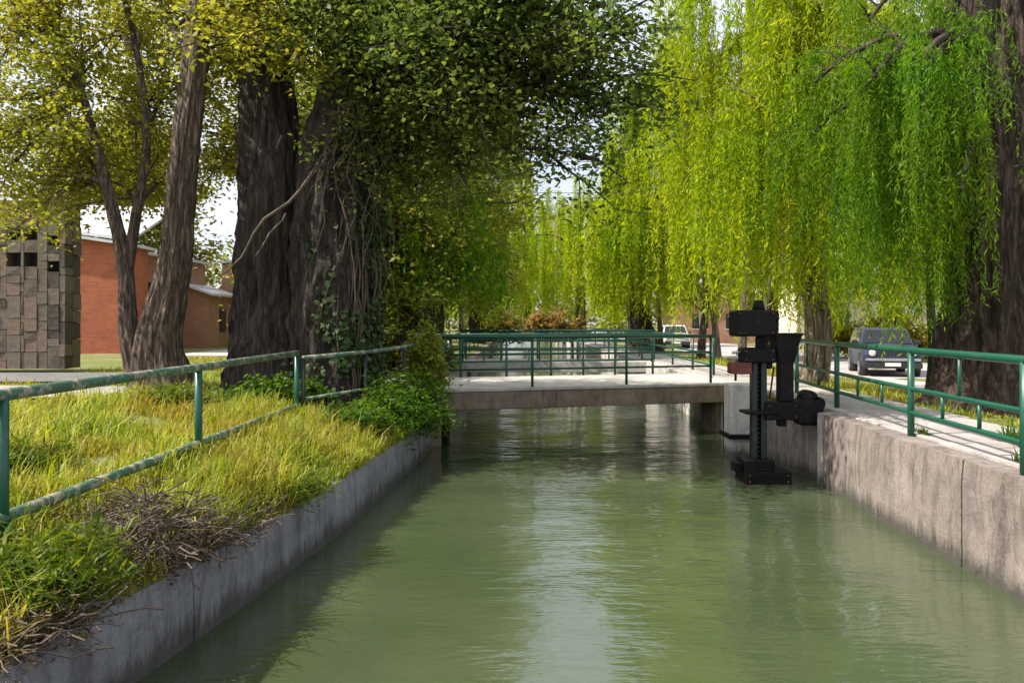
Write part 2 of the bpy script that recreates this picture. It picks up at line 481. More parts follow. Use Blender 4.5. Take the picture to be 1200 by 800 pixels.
# ------------------------------------------------------------------ the lie of the land
WATER = -1.12
def lerp_tab(tab, y):
    if y <= tab[0][0]: return tab[0][1]
    for (a, va), (b, vb) in zip(tab, tab[1:]):
        if y <= b: return va + (vb - va) * (y - a) / (b - a)
    return tab[-1][1]
XLT = [(-8, -3.9), (0, -3.25), (5.74, -2.66), (7.52, -2.38), (9.8, -2.08), (14.5, -1.70), (17, -1.63), (24, -1.62), (500, -1.62)]
XRT = [(-8, 4.2), (0, 4.4), (7.5, 4.66), (12.9, 4.86), (24, 4.87), (500, 4.87)]
def XL(y): return lerp_tab(XLT, y)
def XR(y): return lerp_tab(XRT, y)
def gh(x, y):
    if x < (XL(y) + XR(y)) / 2:
        d = XL(y) - x
        k = min(1, max(0, (y - 14) / 4))
        z = lerp_tab([(0, -0.52), (0.35, -0.42), (0.9, -0.2), (1.4, -0.05), (3, 0.10), (5, 0.25), (400, 0.25)], d)
        zf = lerp_tab([(0, -0.15), (0.6, -0.05), (5, 0.1), (400, 0.1)], d)
        z = z * (1 - k) + zf * k
        if d < 8: z += 0.09 * noise.noise(Vector((x * 1.1, y * 1.1, 3))) * min(1, d * 2)
        return z
    d = x - XR(y)
    z = lerp_tab([(0, -0.01), (2.6, -0.03), (4.3, -0.38), (400, -0.42)], d)
    if d > 2.4: z += 0.03 * noise.noise(Vector((x * 1.1, y * 1.1, 9)))
    return z

ys = list(np.arange(-8, 20, 0.4)) + list(np.arange(20, 60, 2)) + [60, 75, 95, 120, 160, 220, 400, 900]
ds = [0.2, 0.35, 0.5, 0.75, 1, 1.3, 1.7, 2.2, 2.6, 3, 3.6, 4.3, 5, 6, 7.5, 10, 14, 20, 35, 70, 150, 400, 900]
vs = []
for y in ys:
    row = [(XL(y) - d, y, gh(XL(y) - d, y)) for d in ds[::-1]]
    row += [(XL(y) - 0.15, y, -2.4), (XR(y) + 0.15, y, -2.4)]
    row += [(XR(y) + d, y, gh(XR(y) + d, y)) for d in ds]
    vs += row
nc = len(ds) * 2 + 2
fs = [(j * nc + i, j * nc + i + 1, (j + 1) * nc + i + 1, (j + 1) * nc + i) for j in range(len(ys) - 1) for i in range(nc - 1)]
g = MB().add(vs, fs).build('ground', 'ground_grass')
tag(g, kind='structure')
wv = []; wf = []
wy = [-8, 0, 6, 8, 10, 14.5, 17, 24, 60, 200, 500]
for y in wy: wv += [(XL(y) - 0.05, y, WATER), (XR(y) + 0.05, y, WATER)]
tag(MB().add(wv, [(2 * i, 2 * i + 1, 2 * i + 3, 2 * i + 2) for i in range(len(wy) - 1)]).build('water', 'canal_water'), kind='structure')

def strip(name, mat, fx0, fx1, y0, y1, dy, lift, kind='structure', nx=4):
    vv = []; ff = []; yy = list(np.arange(y0, y1 + 1e-6, dy))
    for y in yy:
        for i in range(nx + 1):
            x = fx0(y) + (fx1(y) - fx0(y)) * i / nx
            vv.append((x, y, gh(x, y) + lift))
    ff = [(j * (nx + 1) + i, j * (nx + 1) + i + 1, (j + 1) * (nx + 1) + i + 1, (j + 1) * (nx + 1) + i) for j in range(len(yy) - 1) for i in range(nx)]
    return tag(MB().add(vv, ff).build(name, mat), kind=kind)
strip('road', 'pale_road', lambda y: XR(y) + 6.0, lambda y: XR(y) + 13.5, -6, 200, 2, 0.012)
strip('path', 'paving', lambda y: -13.0, lambda y: -6.6, 12.6, 15.2, 0.3, 0.03, nx=24)
strip('pavement', 'paving_dark', lambda y: -22.0, lambda y: -8.5, 17.6, 21.3, 0.6, 0.03)
strip('far_road', 'pale_road', lambda y: -14.0, lambda y: -3.2, 32, 40, 1, 0.02)

# right-hand path as separate cast slabs
for i, y in enumerate(np.arange(-3, 60, 2.5)):
    m = MB()
    x0, x1 = XR(y) + 0.34, XR(y) + 1.95
    m.box(0, x1 - x0, 0, 2.48, -0.1, 0.035 + 0.006 * math.sin(i * 2.1))
    if i == 0: path_r = tag(thing('walkway', None, None), kind='structure')
    o = m.build('slab', 'paving', path_r, 0.008)
    o.location = (x0, y, 0)

# ------------------------------------------------------------------ canal walls: cast panels with recessed joints
def canal_wall(label, fx, side, ztop, y0, y1, step, mat, rough, thick, seed):
    t = thing('canal_wall', label, 'canal wall', (fx(y0), y0, WATER))
    rg = random.Random(seed)
    y = y0
    while y < y1 - 0.01:
        ye = min(y + step * rg.uniform(0.9, 1.1), y1)
        n = max(3, int((ye - y) / 0.16)); nz = 8
        vv = []; ff = []
        off = rg.uniform(-0.012, 0.012)
        for i in range(n + 1):
            yy = y + 0.008 + (ye - y - 0.016) * i / n
            zt = ztop(yy) + rough * noise.noise(Vector((yy * 1.3, seed, 0))) + rough * 0.6 * noise.noise(Vector((yy * 5, seed, 3)))
            prof = []
            for k in range(nz + 1):
                z = -1.9 + (zt + 1.9) * k / nz
                q = 0.018 * noise.noise(Vector((yy * 1.7, z * 1.7, seed + 5)))
                if k == nz: q -= 0.02
                prof.append((fx(yy) + side * (off + q), z))
            prof += [(fx(yy) - side * thick * 0.5, zt + 0.01), (fx(yy) - side * thick, zt - 0.01), (fx(yy) - side * thick, -1.9)]
            vv += [(p[0], yy, p[1]) for p in prof]
        L = nz + 4
        for i in range(n):
            for k in range(L - 1): ff.append((i * L + k, i * L + k + 1, (i + 1) * L + k + 1, (i + 1) * L + k))
        ff += [tuple(range(L)), tuple(n * L + k for k in range(L))[::-1]]
        b = Vector(t.location)
        o = MB().add([Vector(p) - b for p in vv], ff).build('wall_panel', mat, t)
        y = ye
    # dark core behind the joints
    m = MB()
    yy = y0
    while yy < y1 - 0.01:
        ye = min(yy + 1.5, y1)
        a, b2 = fx(yy) - side * 0.05, fx(ye) - side * 0.05
        a2, b3 = fx(yy) - side * (thick - 0.03), fx(ye) - side * (thick - 0.03)
        zz = ztop(yy) - 0.12 - rough
        m.add([Vector(p) - Vector(t.location) for p in [(a, yy, -1.9), (b2, ye, -1.9), (b3, ye, -1.9), (a2, yy, -1.9), (a, yy, zz), (b2, ye, zz), (b3, ye, zz), (a2, yy, zz)]],
              [(0, 1, 2, 3), (4, 5, 6, 7), (0, 1, 5, 4), (1, 2, 6, 5), (2, 3, 7, 6), (3, 0, 4, 7)])
        yy = ye
    m.build('core', 'mortar_recess_dark', t)
    return t
ZLT = [(-8, -0.5), (14, -0.5), (16.5, -0.3), (18, -0.15), (500, -0.15)]
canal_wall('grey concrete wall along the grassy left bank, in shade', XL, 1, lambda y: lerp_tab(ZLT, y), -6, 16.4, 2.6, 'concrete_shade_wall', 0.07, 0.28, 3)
right_wall = canal_wall('pale stained concrete wall below the green railing on the right bank', XR, -1, lambda y: 0.0, -6, 12.75, 2.45, 'concrete_wall', 0.006, 0.42, 8)
ep = MB().tube([(0, 0, -0.8), (0, 0, 0.3), (0, 0, 1.115), (0, 0, 1.125)], [0.2, 0.2, 0.2, 0.18], 24).build('wall_end', 'concrete_end', right_wall)
ep.location = (XR(12.8) + 0.17 - right_wall.location.x, 12.78 - right_wall.location.y, 0)
canal_wall('darker streaked concrete wall behind the black hoist', lambda y: XR(y) + 0.10 - max(0, y - 13) * 0.16, -1, lambda y: -0.06, 12.8, 15.3, 1.6, 'concrete_wall', 0.006, 0.42, 12)
canal_wall('right canal wall continuing beyond the footbridge', lambda y: XR(y), -1, lambda y: 0.0, 18.9, 90, 6, 'concrete_pale', 0.006, 0.42, 15)
canal_wall('left canal wall continuing beyond the footbridge', XL, 1, lambda y: -0.12, 20.8, 90, 6, 'concrete_wall', 0.006, 0.42, 17)

# ------------------------------------------------------------------ bridge
def rail_pts(a, b, n=1): return [Vector(a).lerp(Vector(b), i / n) for i in range(n + 1)]
B0 = Vector((-1.50, 16.8, 0.0)); B1 = Vector((5.15, 18.7, 0.07))
bd_ = (B1 - B0); bl = bd_.length; bang = math.atan2(bd_.y, bd_.x)
br = thing('footbridge', 'concrete footbridge with green railings crossing the canal behind the black hoist', 'bridge', B0, bang)
m = MB().box(-0.7, bl + 0.3, 0.0, 3.6, -0.02, 0.05); m.build('deck', 'concrete_pale', br, 0.01)
m = MB().box(-0.5, bl, 0.03, 0.40, -0.40, -0.022); m.build('beam', 'concrete_beam', br, 0.015)
m = MB().box(-0.5, bl, 3.20, 3.57, -0.40, -0.022); m.build('beam', 'concrete_beam', br, 0.015)
m = MB().box(-0.45, bl - 0.05, 0.42, 3.18, -0.2, -0.024); m.build('slab_underside', 'concrete_beam', br)
m = MB().box(-0.75, 0.06, 0.1, 3.5, -1.9, -0.402); m.build('abutment', 'concrete_beam', br, 0.02)
m = MB().box(bl - 0.32, bl + 0.1, 0.3, 1.0, -1.9, -0.402); m.build('abutment', 'concrete_beam', br, 0.02)
def bridge_railing(parent, y, L, posts, h=1.07, mat='green_paint', extra=()):
    t = thing('railing', None, None); t.parent = parent; t.location = (0, y, 0.05)
    for i, x in enumerate(posts):
        MB().tube([(x, 0, -0.02), (x, 0, h)], 0.032, 8).build('post', mat, t)
    MB().tube([(posts[0] - 0.1, 0, h), (posts[-1] + 0.1, 0, h)], 0.042, 10).build('rail', mat, t)
    for z in (0.66, 0.36):
        MB().tube([(posts[0], 0, h * z), (posts[-1], 0, h * z)], 0.025, 8).build('rail', mat, t)
    for x in extra:
        MB().tube([(x, 0, h * 0.36), (x, 0, h * 0.66)], 0.02, 6).build('picket', mat, t)
    return t
bridge_railing(br, 0.12, bl, [0.08, 2.05, 4.25, 6.35])
bridge_railing(br, 3.45, bl, [0.1, 1.2, 2.4, 3.6, 4.5, 5.4, 6.5], extra=(0.6, 1.8, 3.0))

# second crossing further up the canal
b2 = thing('footbridge', 'distant low footbridge with dark green railings seen through the near one', 'bridge', (-1.9, 29.5, -0.02))
MB().box(0, 7.2, 0, 2.4, -0.35, 0.03).build('deck', 'concrete_pale', b2, 0.01)
MB().box(-0.2, 0.25, 0.1, 2.3, -1.9, -0.352).build('abutment', 'concrete_beam', b2)
MB().box(6.8, 7.3, 0.1, 2.3, -1.9, -0.352).build('abutment', 'concrete_beam', b2)
bridge_railing(b2, 0.1, 7, [0.1, 1.5, 2.9, 4.3, 5.7, 7.0], 1.1)
bridge_railing(b2, 2.3, 7, [0.1, 1.5, 2.9, 4.3, 5.7, 7.0], 1.1)

# pale abutment pier in front of the bridge's right end
pr = thing('concrete_pier', 'pale upright concrete pier between footbridge and black hoist', 'pier', (4.14, 15.35, WATER))
MB().box(0, 0.62, 0, 0.5, -0.7, 1.38).build('shaft', 'concrete_white', pr, 0.02)
MB().box(-0.06, 0.5, -0.12, 0.62, 0.36, 0.44).build('ledge', 'black_iron', pr, 0.01)

# ------------------------------------------------------------------ bank railings
def railing(label, pts, hs, zs, mat='green_paint', rp=0.035, rt=0.04, rl=0.028, pickets=(), mat_rail=None):
    """pts: post feet (x,y,z); hs: rail heights above each foot from the top down"""
    t = thing('railing', label, 'railing', pts[0])
    o = Vector(pts[0])
    P = [Vector(p) - o for p in pts]
    for p in P:
        MB().tube([p - Vector((0, 0, 0.15)), p + Vector((0, 0, hs[0]))], rp, 10).build('post', mat, t)
    for k, h in enumerate(hs):
        q = [p + Vector((0, 0, h)) for p in P]
        MB().tube(q, rt if k == 0 else rl, 10).build('rail', mat_rail or mat, t)
    for (s, ka, kb) in pickets:
        i = min(int(s), len(P) - 2); f = s - i
        p = P[i].lerp(P[i + 1], f)
        MB().tube([p + Vector((0, 0, hs[ka] if ka is not None else -0.1)), p + Vector((0, 0, hs[kb]))], 0.022, 8).build('picket', mat, t)
    return t
lp = []
for (X, y, z) in [(-3.60, 2.4, -0.17), (-3.52, 5.60, -0.16), (-3.50, 9.05, -0.16), (-3.45, 13.0, -0.15)]:
    lp.append((X, y, z))
railing('green two-bar railing along the grassy left bank in the foreground', lp, (1.09, 0.24), None, mat_rail='green_worn', rp=0.042, rt=0.045, rl=0.045)
railing('weathered railing section bending from the ivy-covered trunk to the footbridge', [(-3.36, 13.05, -0.22), (-2.62, 14.5, -0.18), (-2.08, 15.55, -0.12), (-1.66, 16.6, -0.05)],
        (1.08, 0.42), None, mat='green_black', mat_rail='green_worn')
railing('green three-bar railing on top of the right canal wall', [(4.62, 4.9, 0), (4.80, 7.59, 0), (5.02, 10.2, 0), (5.33, 13.3, 0), (5.62, 16.0, 0)],
        (1.08, 0.60, 0.30), None, rp=0.042, rt=0.045, rl=0.03,
        pickets=[(1.33, 1, 2), (1.66, 1, 2), (2.33, 1, 2), (2.66, 1, 2), (1.5, 0, 1), (3.4, 1, 2), (3.7, 0, 1), (0.5, 1, 2)])
railing('green railing running along the right bank beyond the footbridge', [(5.35, y, 0.0) for y in (21.5, 24, 27, 30.5, 34, 38, 42, 47, 52, 58)], (1.05, 0.6, 0.3), None)
railing('dark green railing on the left bank beyond the footbridge', [(-2.1, y, -0.05) for y in (22, 25, 28, 32.5, 36, 40, 45, 50)], (1.05, 0.5), None)
wr = railing('low white rail fence beside the pale road at far left', [(x, 41.0, 0.1) for x in (-9.5, -8.2, -6.9, -5.6, -4.3, -3.2)], (0.62, 0.3), None, mat='white_paint', rp=0.05, rt=0.06, rl=0.06)

# ------------------------------------------------------------------ black hoist standing in the water
HD = 13.1
def hx(p): return (p - 600) / FPX * HD
def hz(p): return CAM_Z - (p - HOR) / FPX * HD
H0 = Vector((hx(888), HD, WATER))
ho = thing('sluice_hoist', 'black iron sluice hoist standing in the water beside the right canal wall', 'hoist', H0)
def hb(name, mat, x0, x1, y0, y1, d0, d1, bev=0.012):
    return MB().box(hx(x0) - H0.x, hx(x1) - H0.x, d0, d1, hz(y1) - H0.z, hz(y0) - H0.z).build(name, mat, ho, bev)
bs_ = hb('base', 'black_iron', 868, 920, 549, 575, -0.32, 0.32)
hb('base_step', 'black_iron', 868.5, 902, 536, 549.3, -0.26, 0.26)
hb('base_stub', 'black_iron', 858, 868.4, 541, 551, -0.1, 0.1)
for a, b in ((880, 886.3), (890.2, 897)):
    hb('column_rail', 'green_black', a, b, 410, 537, -0.09, 0.09)
hb('column_web', 'black_iron', 886, 890.5, 412, 536, 0.02, 0.07, 0.004)
hb('flange', 'black_iron', 870, 911, 480.5, 484, -0.2, 0.2)
hb('cross_beam', 'black_iron', 894, 940, 470, 491, -0.16, 0.16)
hb('beam_foot', 'black_iron', 911, 920, 490.5, 499, -0.08, 0.08)
gb = hb('gearbox', 'black_iron', 932, 961, 467, 497, -0.2, 0.2, 0.05)
for (c, d, r) in ((946, 466, 0.13), (956, 472, 0.11)):
    MB().tube([(hx(c) - H0.x, -0.13, hz(d) - H0.z), (hx(c) - H0.x, 0.13, hz(d) - H0.z)], r, 14).build('gear_wheel', 'black_iron', ho)
MB().box(hx(911.5) - H0.x, hx(928) - H0.x, -0.11, 0.11, hz(470) - H0.z, hz(424) - H0.z).build('stem', 'black_iron', ho, 0.02)
q = []
for yy, a, b, dd in ((425, 911.5, 928, 0.12), (408, 907, 931, 0.17), (392, 905, 935, 0.2)):
    q.append([(hx(a) - H0.x, -dd, hz(yy) - H0.z), (hx(b) - H0.x, -dd, hz(yy) - H0.z), (hx(b) - H0.x, dd, hz(yy) - H0.z), (hx(a) - H0.x, dd, hz(yy) - H0.z)])
m = MB(); m.add([p for r in q for p in r], [(0, 1, 2, 3)] + [(4 * i + k, 4 * i + (k + 1) % 4, 4 * i + 4 + (k + 1) % 4, 4 * i + 4 + k) for i in range(2) for k in range(4)] + [(8, 9, 10, 11)])
m.build('hopper', 'black_iron', ho)
hb('hopper_rim', 'black_iron', 904.2, 935.8, 390, 393, -0.22, 0.22, 0.006)
hb('collar', 'black_iron', 867, 906, 407, 425, -0.17, 0.17, 0.03)
hb('bracket', 'black_iron', 897, 904, 424, 432, -0.08, 0.08, 0.02)
hb('head_stem', 'black_iron', 886, 896, 394, 408, -0.06, 0.06)
hb('head_box', 'black_iron', 858, 905, 363.5, 394, -0.22, 0.22, 0.03)
MB().tube([(hx(905) - H0.x, 0, hz(371) - H0.z), (hx(911) - H0.x, 0, hz(371) - H0.z)], 0.10, 14).build('motor', 'black_iron', ho)
MB().tube([(hx(905) - H0.x, 0, hz(386) - H0.z), (hx(908) - H0.x, 0, hz(386) - H0.z)], 0.06, 12).build('motor_plug', 'alloy', ho)
MB().tube([(hx(889) - H0.x, 0, hz(365) - H0.z), (hx(889) - H0.x, 0, hz(352) - H0.z)], [0.11, 0.07], 12).build('screw_cap', 'black_iron', ho)
for (bx1, by1) in ((862, 367), (901, 367), (862, 390), (901, 390), (871, 411), (902, 411), (871, 421), (902, 421), (872, 553), (916, 553), (872, 560), (916, 560), (898, 474), (898, 487), (929, 474), (929, 487)):
    dpt = -0.235 if by1 < 400 else (-0.185 if by1 < 430 else (-0.335 if by1 > 540 else -0.175))
    MB().tube([(hx(bx1) - H0.x, dpt + 0.03, hz(by1) - H0.z), (hx(bx1) - H0.x, dpt, hz(by1) - H0.z)], 0.016, 6).build('bolt', 'rust_red', ho)
for k in range(22):
    zk = hz(535) - H0.z + k * 0.075
    MB().tube([(hx(888.2) - H0.x, -0.03, zk), (hx(888.2) - H0.x, -0.03, zk + 0.03)], 0.024, 8).build('screw_thread', 'alloy_dull', ho)
rb = hb('control_box', 'rust_red', 853.5, 877, 424, 437.5, -0.2, 0.08, 0.012); rb['label'] = 'rusty red control box'
MB().tube([(hx(861) - H0.x, -0.05, hz(437) - H0.z), (hx(861) - H0.x, -0.05, hz(446) - H0.z)], 0.02, 8).build('conduit', 'black_iron', ho)
MB().tube([(hx(863) - H0.x, -0.05, hz(424) - H0.z), (hx(863) - H0.x, -0.05, hz(414) - H0.z)], 0.018, 8).build('valve_stem', 'alloy', ho)
MB().tube([(hx(857) - H0.x, -0.05, hz(413) - H0.z), (hx(869) - H0.x, -0.05, hz(412) - H0.z)], 0.026, 8).build('valve_handle', 'alloy', ho)
MB().tube([(hx(903) - H0.x, 0.05, hz(468) - H0.z), (hx(908) - H0.x, 0.05, hz(430) - H0.z)], 0.016, 8).build('rusty_rod', 'rust_red', ho)

# ------------------------------------------------------------------ buildings
def stone_building():
    X0, X1, Y0, Z0, Z1 = -16.4, -11.85, 21.5, 0.2, 4.55
    t = thing('stone_building', 'stone-clad building, tree shade in its colour, with six small square openings at far left', 'building', (X1, Y0, Z0))
    o = Vector((X1, Y0, Z0))
    MB().box(X0 - o.x, -0.16, 0.34, 0.9, 0, Z1 - Z0 - 0.05).build('core_wall', 'mortar_recess_dark', t)  # core coloured dark, so the openings carry their shade in the colour
    MB().box(X0 - o.x - 0.1, 0.08, -0.02, 0.95, Z1 - Z0, Z1 - Z0 + 0.12).build('coping', 'stone_c', t, 0.02)
    rg = random.Random(5)
    unit = []
    for k in range(6):
        me = MB().box(0, 1, 0, 1, 0, 1).mesh('stone')
        for v in me.vertices:
            v.co += Vector((rg.uniform(-.02, .02), rg.uniform(-.05, .04) if v.co.y < .5 else 0, rg.uniform(-.02, .02)))
        me.materials.append(MATS['stone_' + 'aabbcd'[k]])
        unit.append(me)
    holes = []
    for a, b in ((7.5, 24), (28, 43.5), (55.5, 69.5)):
        for c, d in ((266, 281), (296, 312)):
            if a > 50: c, d = c + 10, d + 6
            s = Y0 / FPX
            holes.append(((a - 600) * s, (b - 600) * s, CAM_Z - (d - HOR) * s, CAM_Z - (c - HOR) * s))
    def stone(x, z, wd, ht, side=False):
        if wd < 0.03 or ht < 0.03: return
        ob = bpy.data.objects.new('stone', rg.choice(unit))
        C.objects.link(ob); ob.parent = t
        if not side:
            ob.location = (x - o.x + 0.006, rg.uniform(-0.012, 0.012), z - o.z + 0.006); ob.scale = (wd - 0.012, 0.37, ht - 0.012)
        else:
            ob.location = (-0.30, x - o.y + 0.006, z - o.z + 0.006); ob.scale = (0.30 + rg.uniform(-0.02, 0.02), wd - 0.012, ht - 0.012)
    # courses on the front; narrow upright stones as in the photograph, cut around the openings
    edges = [X0]
    for h in sorted(set([h[0] for h in holes] + [h[1] for h in holes])): edges.append(h)
    edges.append(X1)
    for a, b in zip(edges, edges[1:]):
        n = max(1, round((b - a) / 0.27))
        for i in range(n):
            xa, xb = a + (b - a) * i / n, a + (b - a) * (i + 1) / n
            hz_ = sorted([(h[2], h[3]) for h in holes if h[0] - 1e-4 <= (xa + xb) / 2 <= h[1] + 1e-4])
            segs = []; zc = Z0
            for (c, d) in hz_: segs.append((zc, c)); zc = d
            segs.append((zc, Z1))
            for (c, d) in segs:
                z = c
                while z < d - 0.02:
                    ht = rg.choice((0.22, 0.33, 0.45, 0.6))
                    if d - z - ht < 0.15: ht = d - z
                    stone(xa, z, xb - xa, ht); z += ht
    y = Y0 + 0.4
    while y < Y0 + 0.6:
        z = Z0
        while z < Z1 - 0.02:
            ht = rg.choice((0.33, 0.45, 0.6))
            if Z1 - z - ht < 0.15: ht = Z1 - z
            stone(y, z, 0.4, ht, True); z += ht
        y += 0.4
stone_building()

def gable_house(name, label, X0, X1, Y0, Y1, zg, zl, zr, mat, roofmat, win=(), over=0.25, thick=0.12, side_win=(), doors=()):
    """front wall raked from zl at the left to zr at the right; sloping sheet roof over it; win in front, side_win on the right side"""
    t = thing(name, label, 'building', (X1, Y0, zg))
    o = Vector((X1, Y0, zg))
    Wd = X1 - X0; Dp = Y1 - Y0
    MB().prism([(-Wd, -0.3), (0, -0.3), (0, zr - zg), (-Wd, zl - zg)], 'y', 0, Dp).build('wall', mat, t)
    sl = (zr - zl) / Wd
    a, b = -Wd - over, over
    za, zb = zl - zg - sl * over, zr - zg + sl * over
    r = MB().prism([(a, za + 0.02), (b, zb + 0.02), (b, zb + 0.02 + thick), (a, za + 0.02 + thick)], 'y', -over, Dp + over).build('roof', roofmat, t)
    for k in range(int((Wd + 2 * over) / 0.9)):
        xx = a + 0.45 + k * 0.9; zz = za + sl * (xx - a) + 0.02 + thick
        MB().box(xx - 0.02, xx + 0.02, -over, Dp + over, zz - 0.02, zz + 0.05).build('roof_seam', roofmat, r)
    for (x0, x1, z0, z1) in win:
        f = MB().box(x0 - o.x, x1 - o.x, -0.05, 0.02, z0 - zg, z1 - zg).build('window', 'white_paint' if mat == 'cream_plaster' else 'black_plastic', t)
        MB().box(x0 - o.x + 0.06, x1 - o.x - 0.06, -0.07, -0.052, z0 - zg + 0.06, z1 - zg - 0.06).build('pane', 'dark_glass', f)
        MB().box(x0 - o.x - 0.05, x1 - o.x + 0.05, -0.1, 0.0, z0 - zg - 0.09, z0 - zg - 0.002).build('sill', 'concrete_pale', f)
    for (y0, y1, z0, z1) in side_win:
        f = MB().box(-0.02, 0.05, y0 - Y0, y1 - Y0, z0 - zg, z1 - zg).build('window', 'black_plastic', t)
        MB().box(0.052, 0.07, y0 - Y0 + 0.06, y1 - Y0 - 0.06, z0 - zg + 0.06, z1 - zg - 0.06).build('pane', 'dark_glass', f)
    for (x0, x1, z1) in doors:
        f = MB().box(x0 - o.x, x1 - o.x, -0.06, 0.02, 0, z1 - zg).build('door', 'rust_red', t)
    return t
def zz(py, d): return CAM_Z - (py - HOR) / FPX * d
rh = gable_house('brick_house', 'red brick building with pale metal roof behind the stone-clad one', -22.5, -16.7, 35, 37.2, 0.25, 5.6, 4.75, 'brick_red', 'metal_roof', over=0.3)
bx_, by_, bz_ = rh.location
ur = MB().add([Vector(p) - Vector(rh.location) for p in [(-22.8, 34.9, 5.82), (-16.35, 34.9, 4.92), (-17.0, 41.2, 7.15), (-22.8, 41.2, 7.3), (-22.8, 34.9, 5.94), (-16.35, 34.9, 5.04), (-17.0, 41.2, 7.27), (-22.8, 41.2, 7.42)]],
              [(0, 1, 2, 3), (4, 5, 6, 7), (0, 1, 5, 4), (1, 2, 6, 5), (2, 3, 7, 6), (3, 0, 4, 7)]).build('upper_roof', 'metal_roof', rh)
gable_house('brick_house', 'red brick wing with small dark windows seen between the forked trunks', -21.5, -17.4, 41.8, 46, 0.25, 5.2, 4.7, 'brick_pink', 'metal_roof',
            win=[(-19.6, -19.0, 2.6, 3.5), (-18.8, -18.2, 2.6, 3.5)], over=0.3)
gable_house('brick_house', 'low pink brick house with sloping metal roof left of the dark trunks', -19.5, -16.1, 43, 46.4, 0.25, 4.1, 2.95, 'brick_pink', 'metal_roof',
            side_win=[(44.6, 45.5, 0.95, 2.2)], over=0.35)
gable_house('brick_house', 'pink brick block behind the low house left of the dark trunks', -17.0, -12.4, 47.5, 54, 0.25, 4.9, 4.8, 'brick_pink', 'roof_grey',
            win=[(-15.6, -14.6, 2.3, 3.2)], over=0.2)
gable_house('cream_house', 'long cream house behind the parked off-road car at right', 16.5, 30, 47, 55, -0.4, 4.3, 3.9, 'cream_plaster', 'roof_grey',
            win=[(18.2, 19.6, 0.9, 2.2), (21.4, 22.8, 0.9, 2.2), (26.0, 27.4, 0.9, 2.2)], doors=[(24.2, 25.2, 1.7)], over=0.5)
gable_house('brick_house', 'far red brick house glimpsed below the willows right of centre', 14.6, 23.5, 72, 80, -0.4, 4.6, 4.2, 'brick_pink', 'roof_grey',
            win=[(16, 17.4, 0.9, 2.2), (19, 20.4, 0.9, 2.2)], over=0.5)

